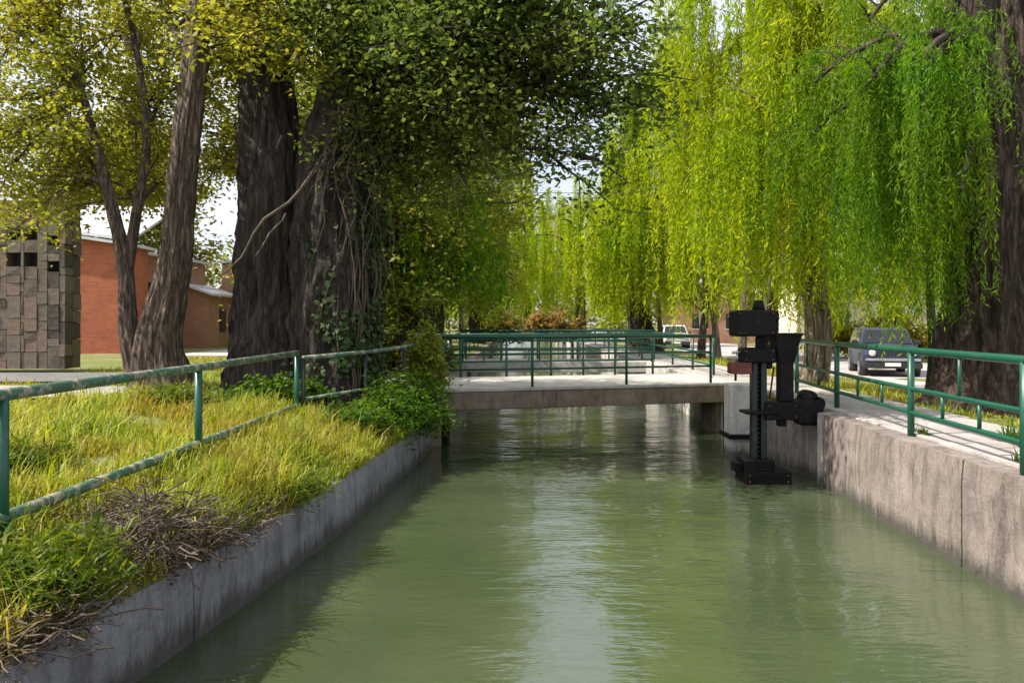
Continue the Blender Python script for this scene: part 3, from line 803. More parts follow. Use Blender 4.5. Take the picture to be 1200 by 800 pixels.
# ------------------------------------------------------------------ cars
def make_car(label, loc, rz, paintm):
    t = thing('parked_car', label, 'car', loc, rz)       # nose towards -Y
    prof = [(-2.05, 0.36), (-2.12, 0.5), (-2.10, 0.78), (-1.98, 1.00), (-1.02, 1.09), (-0.95, 1.11), (1.95, 1.14), (2.10, 1.0), (2.14, 0.5), (2.05, 0.34)]
    W = 0.90
    def loft(pr, secs):
        vv = []; ff = []; n = len(pr)
        for (x, sy, dz, zs) in secs: vv += [(x, p[0] * sy, 0.34 + (p[1] - 0.34) * zs + dz) for p in pr]
        for i in range(len(secs) - 1):
            for k in range(n): ff.append((i * n + k, i * n + (k + 1) % n, (i + 1) * n + (k + 1) % n, (i + 1) * n + k))
        ff += [tuple(range(n)), tuple((len(secs) - 1) * n + k for k in range(n))[::-1]]
        return MB().add(vv, ff)
    body = loft(prof, [(-W, 0.955, 0.03, 0.90), (-W + 0.05, 0.985, 0, 0.97), (-0.6, 1, 0, 1.0), (0, 1.01, 0, 1.03), (0.6, 1, 0, 1.0), (W - 0.05, 0.985, 0, 0.97), (W, 0.955, 0.03, 0.90)])
    bo = body.build('body', paintm, t)
    cab = [(-0.98, 1.08), (-0.42, 1.60), (-0.2, 1.655), (1.2, 1.66), (1.75, 1.56), (1.98, 1.1)]
    cw = lambda z: 0.86 - (z - 1.08) * 0.26
    vv = []
    for s in (-1, 1): vv += [(s * cw(z), y, z) for (y, z) in cab]
    n = len(cab)
    MB().add(vv, [tuple(range(n)), tuple(range(n, 2 * n))[::-1]] + [(i, (i + 1) % n, n + (i + 1) % n, n + i) for i in range(n)]).build('cabin', paintm, t, 0.02)
    # windscreen, side and rear glass a little proud
    def quad(name, pts, mat, th, parent=t):
        p = [Vector(q) for q in pts]; nn = (p[1] - p[0]).cross(p[2] - p[0]).normalized() * th
        return MB().add(p + [q + nn for q in p], [(0, 1, 2, 3), (7, 6, 5, 4), (0, 4, 5, 1), (1, 5, 6, 2), (2, 6, 7, 3), (3, 7, 4, 0)]).build(name, mat, parent)
    def wsp(x, s): return (x * cw(1.08 + 0.52 * s), -0.98 + 0.56 * s - 0.02, 1.08 + 0.52 * s + 0.015)
    quad('windscreen', [wsp(-0.92, 0.06), wsp(0.92, 0.06), wsp(0.9, 0.94), wsp(-0.9, 0.94)], 'dark_glass', 0.012)
    for s in (-1, 1):
        for (y0, y1, y2, y3) in ((-0.72, 0.25, 0.25, -0.34), (0.33, 1.2, 1.2, 0.33), (1.28, 1.8, 1.58, 1.28)):
            pts = [(s * (cw(1.14) + 0.006), y0, 1.14), (s * (cw(1.14) + 0.006), y1, 1.14), (s * (cw(1.54) + 0.006), y2, 1.54), (s * (cw(1.54) + 0.006), y3, 1.54)]
            quad('side_window', pts if s > 0 else pts[::-1], 'dark_glass', 0.01)
        MB().tube([(s * 0.62, -0.1, 1.66), (s * 0.62, 0.0, 1.72), (s * 0.62, 1.2, 1.72), (s * 0.62, 1.35, 1.66)], 0.022, 8).build('roof_rail', 'black_plastic', t)
        mi = MB().box(s * 1.0 - 0.1, s * 1.0 + 0.1, -0.82, -0.7, 1.08, 1.24).build('mirror', 'black_plastic', t, 0.025)
        MB().box(min(s * 0.8, s * 0.93), max(s * 0.8, s * 0.93), -0.78, -0.74, 1.1, 1.14).build('mirror_arm', 'black_plastic', mi)
        hl = MB().tube([(s * 0.62, -2.04, 0.83), (s * 0.62, -2.135, 0.83)], 0.135, 20).build('headlight', 'black_plastic', t)
        MB().tube([(s * 0.62, -2.1, 0.83), (s * 0.62, -2.145, 0.83), (s * 0.62, -2.155, 0.83)], [0.115, 0.11, 0.06], 20).build('lens', 'lamp_glass', hl)
        MB().tube([(s * 0.58, -2.1, 0.47), (s * 0.58, -2.15, 0.47)], 0.06, 14).build('fog_lamp', 'lamp_glass', t)
        for y in (-1.32, 1.32):
            MB().tube([(s * 0.70, y, 0.40), (s * 0.925, y, 0.40)], 0.43, 24).build('wheel_arch', 'black_plastic', t)
            wh = MB().tube([(s * 0.72, y, 0.345), (s * 0.75, y, 0.345), (s * 0.92, y, 0.345), (s * 0.945, y, 0.345)], [0.31, 0.345, 0.345, 0.30], 24).build('wheel', 'tyre_rubber', t)
            MB().tube([(s * 0.93, y, 0.345), (s * 0.952, y, 0.345)], [0.22, 0.2], 20).build('rim', 'alloy', wh)
    gr = MB().box(-0.46, 0.46, -2.125, -2.08, 0.72, 0.93).build('grille', 'black_plastic', t, 0.01)
    for k in range(8):
        xx = -0.42 + k * 0.12
        MB().box(xx - 0.016, xx + 0.016, -2.14, -2.126, 0.73, 0.92).build('grille_bar', paintm, gr)
    MB().box(-0.9, 0.9, -2.18, -2.06, 0.32, 0.52).build('bumper', 'black_plastic', t, 0.03)
    MB().box(-0.84, 0.84, -2.195, -2.10, 0.57, 0.65).build('bumper_strip', 'alloy', t, 0.015)
    MB().box(-0.24, 0.24, -2.2, -2.182, 0.40, 0.51).build('number_plate', 'white_paint', t)
    return t
make_car('silver-blue off-road car with shade in its paint, parked under the willow beyond the right railing', (13.2, 28.9, -0.41), R(-16), 'car_silver_shaded')
make_car('small distant white car half hidden behind the far willow trunk', (11.6, 58, -0.41), R(-6), 'car_white')

# ------------------------------------------------------------------ trees
def leaf_cloud(rs, cen, per, rad, L, W, flat=0.7, droop=0.25):
    cen = np.asarray(cen, dtype=float)
    n = len(cen) * per
    c = np.repeat(cen, per, axis=0)
    rr = np.repeat(rs.uniform(0.6, 1.35, (len(cen), 1)), per, axis=0) * rad
    off = rs.normal(0, 1, (n, 3)) * rr * 0.55
    off[:, 2] *= flat
    ax = rs.normal(0, 1, (n, 3)); ax[:, 2] = ax[:, 2] * 0.5 - droop
    no = rs.normal(0, 0.6, (n, 3)); no[:, 2] += 0.9
    s = rs.uniform(0.6, 1.25, n)
    return leaves(c + off, ax, no, L * s, W * s)

def broadleaf(name, label, cat, base, trunks, limbs, barkm, leafm, seed, per=16, rad=0.34, L=0.12, W=0.07, nsub=9, sublen=(0.6, 1.6), extra_clouds=(), trunk_n=72, group=None):
    """trunks: list of ([points],[radii]); limbs: (start, target, radius, lift, n sub-branches)"""
    rg = random.Random(seed); rs = np.random.RandomState(seed)
    t = thing(name, label, cat, base, 0, group)
    o = Vector(base)
    for k, (pp, rr) in enumerate(trunks):
        m, _ = trunk_mesh([Vector(p) - o for p in pp], rr, trunk_n, 24, 0.5 if k == 0 else 0.25, 0.19, 5, seed + k)
        m.build('trunk', barkm, t)
    m = MB(); cen = []
    for (a, b, r, lift, ns) in limbs:
        P = bez(Vector(a) - o, Vector(b) - o, lift, 12, rg)
        m.tube(P, [r * (1 - 0.85 * i / 12) + 0.006 for i in range(13)], 7)
        d = (P[-1] - P[0]).normalized()
        for s in range(ns):
            f = 0.22 + 0.78 * (s + rg.random()) / ns
            q = P[min(12, int(f * 12))]
            v = (d * rg.uniform(0.2, 0.9) + Vector((rg.uniform(-1, 1), rg.uniform(-1, 1), rg.uniform(-0.55, 0.75)))).normalized()
            ln = rg.uniform(*sublen)
            e = q + v * ln - Vector((0, 0, ln * 0.12))
            S = bez(q, e, 0.1 * ln, 4, rg, 0.3)
            m.tube(S, [0.022 * (1 - 0.8 * i / 4) + 0.003 for i in range(5)], 4, False)
            for j in range(4):
                p = S[1 + j % 4] + Vector((rg.gauss(0, 0.22), rg.gauss(0, 0.22), rg.gauss(0, 0.18)))
                cen.append(p)
                if j % 2: m.tube([S[1 + j % 4], p], [0.008, 0.003], 3, False)
    br_ = m.build('branches', barkm, t)
    V = leaf_cloud(rs, [tuple(c) for c in cen], per, rad, L, W)
    link('crown', quads_mesh('crown', V), leafm, t)
    return t

def willow(name, label, base, trunks, limbs, barkm, leafm, seed, zb, n_str=900, L=0.12, W=0.022, step=0.035, spread=0.8, group=None, jit=0.35, keep=None):
    """limbs: (start, target, radius, lift, weight); strands hang from the outer half of every limb down to zb +- jit"""
    rg = random.Random(seed); rs = np.random.RandomState(seed)
    t = thing(name, label, 'willow tree', base, 0, group)
    o = Vector(base)
    for k, (pp, rr) in enumerate(trunks):
        m, _ = trunk_mesh([Vector(p) - o for p in pp], rr, 84, 26, 0.35, 0.2, 7, seed + k)
        m.build('trunk', barkm, t)
    m = MB(); tw = sum(l[4] for l in limbs); parts = []
    for (a, b, r, lift, wt) in limbs:
        P = bez(Vector(a) - o, Vector(b) - o, lift, 14, rg)
        m.tube(P, [r * (1 - 0.88 * i / 14) + 0.008 for i in range(15)], 7)
        n = int(n_str * wt / tw)
        # bunches: strands share a twig so that the curtain hangs in locks with gaps
        nb = max(3, n // 14)
        for k in range(nb):
            f = 0.4 + 0.6 * math.sqrt(rg.random())
            q = P[min(14, int(f * 14))]
            az = rg.uniform(0, 2 * math.pi); ln = spread * rg.uniform(0.25, 1.2)
            e = q + Vector((math.cos(az) * ln, math.sin(az) * ln, rg.uniform(-0.25, 0.55)))
            m.tube(bez(q, e, 0.25, 4, rg, 0.2), [0.02, 0.016, 0.012, 0.009, 0.006], 4, False)
            bot = zb - o.z + rg.gauss(0, jit)
            bl_ = rg.choice((0.4, 0.6, 0.85, 1.0, 1.0)); arc = rg.uniform(0.25, 0.75)
            for s in range(14):
                u = rg.uniform(0.3, 1.0)
                st = q.lerp(e, u) + Vector((rg.gauss(0, 0.07), rg.gauss(0, 0.07), rg.uniform(0, 0.15)))
                ln2 = max(0.5, (st.z - bot) * bl_ * rg.uniform(0.55, 1.05))
                ns = int(ln2 / step)
                if ns < 3: continue
                k_ = np.arange(ns) / ns
                a2_ = az + rg.gauss(0, 0.7); dr = np.array([math.cos(a2_), math.sin(a2_)]) * arc * rg.uniform(0.2, 1.2)
                ph = rg.uniform(0, 6.28)
                x = st.x + dr[0] * np.sqrt(k_) + 0.05 * np.sin(k_ * 5 + ph); y = st.y + dr[1] * np.sqrt(k_) + 0.05 * np.cos(k_ * 4 + ph)
                z = st.z + 0.35 * arc * np.sin(np.minimum(1, k_ * ln2 / 0.9) * math.pi) - ln2 * k_
                parts.append(np.stack([x, y, z], 1))
    m.build('branches', barkm, t)
    c = np.concatenate(parts)
    n = len(c)
    c = c + rs.normal(0, 0.012, (n, 3))
    ax = rs.normal(0, 0.6, (n, 3)); ax[:, 2] = -1 + rs.normal(0, 0.45, n)
    s = rs.uniform(0.6, 1.25, n)
    link('crown', quads_mesh('crown', leaves(c, ax, rs.normal(0, 1, (n, 3)), L * s, W * s)), leafm, t)
    return t

def at(x, y, d, z=None):
    p = px(x, y, d)
    return p
# forked tree on the left bank
b0 = Vector((-6.25, 14.6, 0.12))
def T(*pts): return [px(*p) for p in pts]
t1a = [b0, px(186, 400, 14.5), px(205, 305, 14.4), px(214, 200, 14.3), px(229, 80, 14.2), px(238, -40, 14.2), px(262, -180, 14.3)]
t1b = [b0 + Vector((-0.35, 0.1, 0)), px(152, 395, 14.6), px(146, 310, 14.8), px(124, 215, 14.9), px(96, 110, 15.0), px(66, 35, 15.1), px(20, -40, 15.2)]
t1c = [px(147, 320, 14.8), px(160, 250, 15.0), px(172, 160, 15.3), px(160, 60, 15.6), px(130, -60, 15.8)]
rg = random.Random(2)
limbs = []
for (x, y, d, s) in [(30, 20, 14, t1b[5]), (70, -30, 13, t1b[5]), (100, 60, 15, t1b[4]), (50, 120, 13.2, t1b[4]), (20, 190, 14, t1b[4]), (90, 180, 16, t1b[3]),
                     (60, 215, 13.6, t1b[3]), (15, 235, 16, t1b[3]), (140, 120, 15, t1c[2]), (175, 20, 16, t1c[3]), (180, 110, 14, t1c[2]), (130, 190, 15.5, t1c[1]), (190, 170, 16, t1c[1]),
                     (280, 10, 14, t1a[4]), (250, 120, 15.5, t1a[4]), (160, -60, 13, t1a[4]), (300, -60, 14, t1a[5]), (200, -120, 14, t1a[5]), (60, -120, 14, t1b[6]), (-30, 60, 14, t1b[5]), (-40, 180, 14.5, t1b[4]), (110, 20, 17, t1c[3]), (215, 60, 17, t1c[2])]:
    limbs.append((s, px(x, y, d + (3.6 if 120 < x < 310 else 1.2)), 0.05, 0.25, 11))
broadleaf('forked_tree', 'forked brown tree with yellowish leaves behind the left railing', 'tree', b0,
          [(t1a, [0.47, 0.36, 0.27, 0.235, 0.215, 0.2, 0.16]), (t1b, [0.27, 0.165, 0.135, 0.095, 0.075, 0.06, 0.04]), (t1c, [0.10, 0.085, 0.07, 0.055, 0.035])],
          limbs, 'bark_brown', 'leaf_olive', 11, per=46, rad=0.42, L=0.105, W=0.065, sublen=(0.7, 1.9))

# the pair of massive dark trunks
b1 = Vector((-4.62, 15.4, -0.1))
tA = [b1, px(316, 400, 15.3), px(319, 300, 15.2), px(318, 200, 15.2), px(312, 90, 15.3), px(300, -30, 15.4), px(290, -170, 15.5)]
limbs = []
for (x, y, d, k) in [(290, 40, 12.5, 4), (345, 30, 13, 4), (260, 90, 13.5, 4), (270, 160, 13.5, 3), (350, 10, 14, 5), (240, 20, 14, 5), (300, -40, 12, 5), (380, -60, 13, 5), (250, -110, 13, 6), (340, -140, 14, 6), (240, 200, 15, 3), (360, 160, 15.5, 3)]:
    limbs.append((tA[k], px(x, y, d + (3.6 if x < 285 else 0.8)), 0.07, 0.2, 13))
broadleaf('old_tree', 'massive dark trunk on the left, nearer the brick houses', 'tree', b1, [(tA, [0.74, 0.66, 0.62, 0.58, 0.48, 0.38, 0.28])],
          limbs, 'bark_dark', 'leaf_olive', 21, per=26, rad=0.36, L=0.12, W=0.08)
b2_ = Vector((-3.36, 15.35, -0.15))
tB = [b2_, px(388, 400, 15.2), px(388, 300, 15.1), px(394, 200, 15.0), px(418, 90, 14.9), px(428, -20, 14.8), px(430, -160, 14.8)]
limbs = []
for (x, y, d, k, n) in [(460, 50, 13.4, 4, 10), (500, 60, 12, 4, 10), (560, 40, 12, 4, 12), (620, 60, 12, 4, 14), (700, 70, 11.6, 4, 16), (770, 105, 11.8, 4, 16), (700, 185, 12, 3, 13), (640, 150, 12.5, 4, 13), (580, 120, 12.5, 4, 12), (520, 130, 13.5, 3, 10),
                        (470, 140, 14.5, 3, 10), (660, 25, 12.4, 5, 15), (745, 45, 11.8, 5, 14), (670, 115, 12.4, 4, 15), (735, 130, 12.0, 4, 13), (610, 95, 12.8, 4, 13), (690, 60, 13.4, 5, 14), (545, 80, 13.2, 4, 10), (540, -20, 12, 5, 12), (620, -40, 12, 5, 14), (720, 10, 11.5, 5, 14), (400, 30, 13.4, 5, 9), (450, 95, 14.4, 4, 7), (360, 30, 13.5, 5, 8), (470, -80, 12.5, 5, 9), (560, -120, 13, 6, 10), (480, 220, 15.5, 3, 9), (520, 190, 14.8, 3, 9), (560, 200, 14, 3, 9)]:
    limbs.append((tB[k], px(x, y, d), 0.05, 0.5, int(n * 1.45)))
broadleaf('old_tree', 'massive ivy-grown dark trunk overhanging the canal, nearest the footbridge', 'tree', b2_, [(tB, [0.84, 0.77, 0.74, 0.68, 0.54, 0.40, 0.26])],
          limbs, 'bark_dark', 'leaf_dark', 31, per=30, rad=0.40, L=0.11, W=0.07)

# ivy and bare vines on that trunk
def ivy():
    rs = np.random.RandomState(4); rg = random.Random(4)
    t = thing('ivy', 'ivy leaves climbing the dark trunk nearest the footbridge', 'ivy', b2_)
    cen = []; nor = []
    for k in range(5200):
        s = rg.random() ** 1.3
        z = s * 5.0
        i = min(5, int(s * 3.2)); a = px(393 + 12 * max(0, s - 0.3), 400, 14)
        cx = lerp_tab([(0, -3.36), (1.5, -3.33), (2.7, -3.28), (5, -2.98)], z); r = lerp_tab([(0, 1.0), (0.6, 0.88), (2, 0.80), (5, 0.68)], z)
        th = rg.gauss(-0.6, 0.9)
        if noise.noise(Vector((th * 1.6, z * 1.1, 5))) < -0.08: continue
        p = Vector((cx + math.cos(th) * r, 15.2 + math.sin(th) * r, b2_.z + z))
        cen.append(tuple(p + Vector((rg.gauss(0, .06), rg.gauss(0, .06), rg.gauss(0, .05))) - b2_)); nor.append((math.cos(th) + rg.gauss(0, .4), math.sin(th) + rg.gauss(0, .4), 0.5))
    cen = np.array(cen); nor = np.array(nor); n = len(cen)
    ax = rs.normal(0, 0.6, (n, 3)); ax[:, 2] -= 0.7
    s = rs.uniform(0.6, 1.3, n)
    link('leaves', quads_mesh('ivy', leaves(cen, ax, nor, 0.11 * s, 0.10 * s)), 'leaf_ivy', t)
    m = MB()
    for k in range(16):
        th = rg.gauss(-0.8, 0.7); x = -3.33 + math.cos(th) * 0.84; y = 15.2 + math.sin(th) * 0.84
        P = [Vector((x + 0.2 * noise.noise(Vector((k, z, 0))), y, b2_.z + z)) - b2_ for z in np.arange(0, 3.6, 0.25)]
        m.tube(P, 0.016, 5)
    m.build('stems', 'dry_twig', t)
ivy()
def vines():
    rg = random.Random(9)
    o = px(410, 230, 14.1)
    t = thing('dead_vine', 'tangle of bare pale vines hanging over the ivy-grown trunk', 'vine', o)
    m = MB()
    for k in range(30):
        a = px(rg.uniform(375, 455), rg.uniform(40, 190), rg.uniform(14.0, 14.3))
        b = px(rg.uniform(350, 480), rg.uniform(150, 400), rg.uniform(13.9, 14.25))
        if b.z > a.z: continue
        P = bez(a - o, b - o, rg.uniform(-0.3, 0.5), 9, rg, 0.5)
        r = rg.uniform(0.005, 0.013)
        m.tube(P, [r * (1.2 - 0.7 * i / 9) for i in range(10)], 5)
    for k in range(60):
        a = px(rg.uniform(385, 460), rg.uniform(60, 200), rg.uniform(13.8, 14.2))
        P = bez(a - o, a - o + Vector((rg.uniform(-.5, .5), rg.uniform(-.2, .2), rg.uniform(-.5, .4))), 0.05, 5, rg, 0.6)
        m.tube(P, 0.006, 4)
    m.build('vines', 'dry_twig', t)
    m = MB()
    m.tube(bez(px(262, 322, 13.9) - o, px(372, 195, 14.2) - o, -0.1, 10, rg, 0.55), [0.016 + 0.022 * i / 10 for i in range(11)], 8)
    m.tube(bez(px(335, 250, 14.1) - o, px(300, 300, 14.0) - o, 0.05, 6, rg, 0.2), 0.018, 6)
    m.build('dead_bough', 'dry_twig', t)
vines()
for (a, b, lab) in [((270, 30), (180, 60), 'bare grey branch')]:
    pass

# trees beyond the footbridge on the left bank
def round_tree(label, X, y, h, r, leafm, barkm, seed, per, L, W, zlow=1.6, n=34, group='trees beyond the footbridge on the left bank', rad=0.55, lean=0.0, tr=0.28):
    rg = random.Random(seed)
    zg = gh(X, y)
    tp = [Vector((X, y, zg - 0.1)), Vector((X + lean * .2, y, zg + h * 0.25)), Vector((X + lean * .6, y, zg + h * 0.5)), Vector((X + lean, y, zg + h * 0.85))]
    lim = []
    for k in range(n):
        th = k * 2.4 + rg.uniform(-.4, .4); f = (k + 0.5) / n
        z = zg + zlow + (h - zlow) * f
        rr = r * math.sqrt(max(0.12, 1 - (2 * f - 0.85) ** 2 * 0.8)) * rg.uniform(0.65, 1.1)
        s = tp[1].lerp(tp[3], min(1, max(0, f * 0.9)))
        lim.append((s, Vector((X + lean * f + math.cos(th) * rr, y + math.sin(th) * rr, z)), 0.06, 0.3, 9))
    return broadleaf('leafy_tree', label, 'tree', tp[0], [(tp, [tr, tr * .8, tr * .6, tr * .3])], lim, barkm, leafm, seed, per=per, rad=rad, L=L, W=W, sublen=(0.7, 1.7), trunk_n=20, group=group)
round_tree('leafy green tree just beyond the left end of the footbridge', -4.6, 23.5, 9.5, 3.0, 'leaf_mid', 'bark_dark', 41, 24, 0.17, 0.10, 1.6, 48)
round_tree('dark green tree behind the first leafy tree beyond the footbridge', -3.4, 33, 14, 4.5, 'leaf_mid', 'bark_dark', 43, 24, 0.22, 0.13, 2.2, 60)
round_tree('low bright green tree with drooping leaves left of the footbridge', -5.6, 28, 6.0, 2.7, 'leaf_bright', 'bark_dark', 45, 20, 0.2, 0.10, 1.3, 34)
round_tree('pale green tree at the far end of the left bank row', -4.2, 47, 17, 5.6, 'leaf_mid', 'bark_dark', 47, 20, 0.3, 0.17, 2.2, 60, rad=0.75)
round_tree('tall olive tree behind the brick houses', -13.5, 58, 13, 5.0, 'leaf_far', 'bark_brown', 49, 13, 0.36, 0.22, 2.0, 46, rad=0.9, group='trees behind the houses')
round_tree('yellowish tree behind the stone-clad building', -24, 50, 14, 5.5, 'leaf_olive', 'bark_brown', 51, 13, 0.36, 0.22, 2.0, 46, rad=0.9, group='trees behind the houses')
round_tree('leafy tree at the road side beyond the pale left road', -9.0, 47, 11, 4.4, 'leaf_mid', 'bark_dark', 53, 13, 0.3, 0.18, 1.6, 34, rad=0.75)

# willows
wb = Vector((8.35, 14.2, -0.3))
tw_ = [wb, px(1166, 400, 14.2), px(1163, 300, 14.2), px(1158, 180, 14.2), px(1156, 60, 14.2), px(1164, -60, 14.3), px(1180, -200, 14.4)]
limbs = []
for (x, y, d, k, wt) in [(1015, 100, 12.6, 4, 1.2), (955, 95, 13.6, 4, 1.1), (1065, 95, 12.4, 4, 1.2), (1068, 118, 12.6, 4, 0.9), (985, 130, 13.2, 4, 1.0), (1125, 225, 12.5, 3, 0.7), (1040, 150, 13.6, 4, 0.9), (940, 170, 14.2, 4, 0.7),
                         (1080, 60, 13.8, 5, 0.8), (1240, 60, 16.2, 4, 0.7), (1250, 120, 14.8, 4, 0.8), (1290, 60, 14, 4, 0.8), (1120, -60, 16.8, 5, 0.6), (1300, 100, 15.5, 4, 0.7), (1010, 40, 14.6, 5, 0.8)]:
    limbs.append((tw_[k], px(x, y, d), 0.12, 1.1, wt))
willow('weeping_willow', 'nearest weeping willow with deep green curtain and broad trunk at the right edge', wb, [(tw_, [0.92, 0.82, 0.74, 0.70, 0.66, 0.6, 0.4])], limbs,
       'bark_willow', 'leaf_willow_deep', 61, 1.85, 1450, 0.115, 0.021, 0.031, 0.85)
wb = Vector((7.2, 19.6, -0.3))
tw_ = [wb, px(960, 400, 19.6), px(955, 330, 19.6), px(945, 200, 19.5), px(940, 80, 19.5), px(945, -60, 19.5)]
limbs = []
for (x, y, d, k, wt) in [(850, 60, 20, 4, 1.2), (900, 10, 18.6, 4, 1.2), (885, 130, 18, 3, 1.1), (930, 60, 18, 4, 1.1), (835, 140, 19, 3, 1.2), (970, 20, 18, 4, 1.2), (1010, -30, 19, 5, 1.2), (1080, -10, 19, 5, 1.2), (1040, 30, 17.5, 4, 1.1),
                         (800, 100, 20.5, 4, 1.0), (800, 5, 20.5, 5, 1.0), (765, 45, 21.5, 5, 0.9), (860, -20, 19, 5, 1.0), (930, 130, 21, 3, 0.9), (1000, 110, 21, 3, 0.9), (920, -80, 18, 5, 0.8), (1060, 120, 21.5, 3, 0.9)]:
    limbs.append((tw_[k], px(x, y, d), 0.12, 1.4, wt))
willow('weeping_willow', 'yellow-green weeping willow standing behind the black hoist', wb, [(tw_, [0.33, 0.29, 0.28, 0.26, 0.22, 0.15])], limbs,
       'bark_pale', 'leaf_willow', 63, 1.75, 1650, 0.17, 0.036, 0.055, 1.05, jit=0.4)
wb = Vector((6.6, 40, -0.3))
tw_ = [wb, px(752, 390, 40), px(742, 340, 40), px(733, 290, 40), px(735, 200, 40), px(745, 110, 40)]
limbs = []
for (x, y, d, k, wt) in [(735, 190, 38, 4, 1.1), (765, 230, 36, 3, 1.2), (800, 190, 37, 4, 1.2), (715, 230, 39, 3, 1.1), (840, 170, 39, 4, 1.2), (725, 170, 41, 4, 0.9), (770, 110, 40, 5, 1.1), (740, 140, 41, 5, 1.0), (800, 60, 42, 5, 1.0), (820, 90, 42, 5, 1.2),
                         (870, 110, 41, 5, 1.1), (790, 250, 35, 3, 1.0), (700, 270, 37, 3, 0.8), (830, 240, 38, 3, 1.0), (880, 190, 42, 4, 1.0), (690, 280, 41, 3, 0.6)]:
    limbs.append((tw_[k], px(x, y, d), 0.16, 1.6, wt))
willow('weeping_willow', 'bright yellow willow with leaning dark trunk beyond the far footbridge', wb, [(tw_, [0.66, 0.58, 0.5, 0.42, 0.34, 0.2])], limbs,
       'bark_dark', 'leaf_willow', 65, 2.0, 1700, 0.30, 0.066, 0.11, 1.8, jit=0.5)
def far_willow(label, X, y, h, r, seed, leafm='leaf_willow', bark_='bark_willow', n=850, lean=0):
    rg = random.Random(seed); zg = gh(X, y) - 0.1
    b = Vector((X, y, zg))
    tp = [b, b + Vector((lean * .3, 0, h * .25)), b + Vector((lean * .7, 0, h * .5)), b + Vector((lean, 0, h * .8))]
    lim = []
    for k in range(16):
        th = k * 2.4; f = 0.35 + 0.6 * k / 16
        rr = r * rg.uniform(0.55, 1.05) * (1.1 - 0.5 * (k / 16))
        lim.append((tp[1].lerp(tp[3], f), b + Vector((lean * f + math.cos(th) * rr, math.sin(th) * rr, h * (0.5 + 0.5 * k / 16) * rg.uniform(.85, 1.05))), 0.15, 1.3, 1))
    return willow('weeping_willow', label, b, [(tp, [0.5, 0.42, 0.36, 0.2])], lim, bark_, leafm, seed, zg + 1.9, n, 0.34, 0.075, 0.14, 1.6, group='willows along the canal', jit=0.6)
far_willow('willow over the left bank beyond the far footbridge', -2.6, 58, 10.5, 4.6, 71, n=700)
far_willow('willow between the hoist and the far brick house', 13.0, 41, 10, 4.3, 73, n=700)
far_willow('small far willow right of the leaning dark trunk', 9.4, 62, 11, 4.5, 75, n=600)
far_willow('tall far willow above the middle of the far railings', 1.6, 84, 18, 5.5, 81, n=1100)
far_willow('far willow left of the middle of the far railings', -3.0, 74, 15, 5.0, 83, n=700)
far_willow('farthest bright willow closing the view above the canal', 6.4, 76, 16, 5.2, 79, n=800)
far_willow('far willow above the parked off-road car', 17.2, 37, 9, 3.6, 77, n=600)
# bare slender trunks below the far willows
far_willow('small bright green drooping tree just beyond the left end of the footbridge', -2.9, 24.2, 5.2, 1.9, 85, 'leaf_willow_deep', n=420)
SLIM = ['slender trunk right of the leaning dark willow trunk', 'thin pale trunk left of the hoist head box', 'thin reddish trunk just left of the hoist', 'slender trunk behind the small white car',
        'thin pale trunk in front of the far brick house', 'thin reddish trunk nearest the walkway beyond the footbridge', 'slender trunk behind the green bush left of the footbridge', 'thin pale trunk at the far end of the left railing',
        'reddish trunk beside the pale road at left']
for k, (X, y, h) in enumerate([(8.6, 37, 5), (9.9, 39, 5.5), (10.6, 35, 5), (9.2, 50, 6), (13.2, 56, 6), (8.8, 31, 5.5), (-4.1, 40, 5), (-3.2, 52, 6), (-6.2, 37, 5)]):
    zg = gh(X, y)
    o = Vector((X, y, zg - 0.1)); rg = random.Random(k)
    lean = rg.uniform(-0.7, 0.7)
    t = thing('slender_tree', SLIM[k], 'tree', o, 0, 'slender trunks under the willows')
    mm, PP = trunk_mesh([(0, 0, 0), (lean * .3, 0, h * .35), (lean * .8, 0, h * .7), (lean * 1.4, 0.1, h)], [0.2, 0.15, 0.12, 0.06], 12, 8, 0.3, 0.08, 5, k)
    mm.build('trunk', ['bark_willow', 'bark_pale', 'bark_brown'][k % 3], t)
    m = MB()
    for j in range(7):
        a = PP[8 + j * 2]; th = rg.uniform(0, 6.28)
        m.tube(bez(a, a + Vector((math.cos(th) * 1.0, math.sin(th) * 1.0, rg.uniform(0.4, 1.3))), 0.1, 5, rg), [0.04, 0.03, 0.025, 0.02, 0.015, 0.008], 5)
    m.build('branches', ['bark_willow', 'bark_pale', 'bark_brown'][k % 3], t)
# young tree beside the parked car
o = Vector((10.45, 20.2, -0.42))
t = thing('young_tree', 'thin dark trunk standing in front of the parked off-road car', 'tree', o)
mm, PP = trunk_mesh([(0, 0, 0), (0.05, 0, 1.2), (-0.03, 0, 2.6), (0.02, 0, 4.2), (0.1, 0, 6)], [0.135, 0.11, 0.10, 0.09, 0.05], 16, 10, 0.5, 0.06, 5, 3)
mm.build('trunk', 'bark_dark', t)
m = MB(); rg = random.Random(8)
for j in range(8):
    a = PP[24 + j * 2]; th = rg.uniform(0, 6.28)
    m.tube(bez(a, a + Vector((math.cos(th) * 1.1, math.sin(th) * 1.1, rg.uniform(0.3, 1.0))), 0.1, 5, rg), [0.03, 0.025, 0.02, 0.015, 0.01, 0.006], 5)
m.build('branches', 'bark_dark', t)

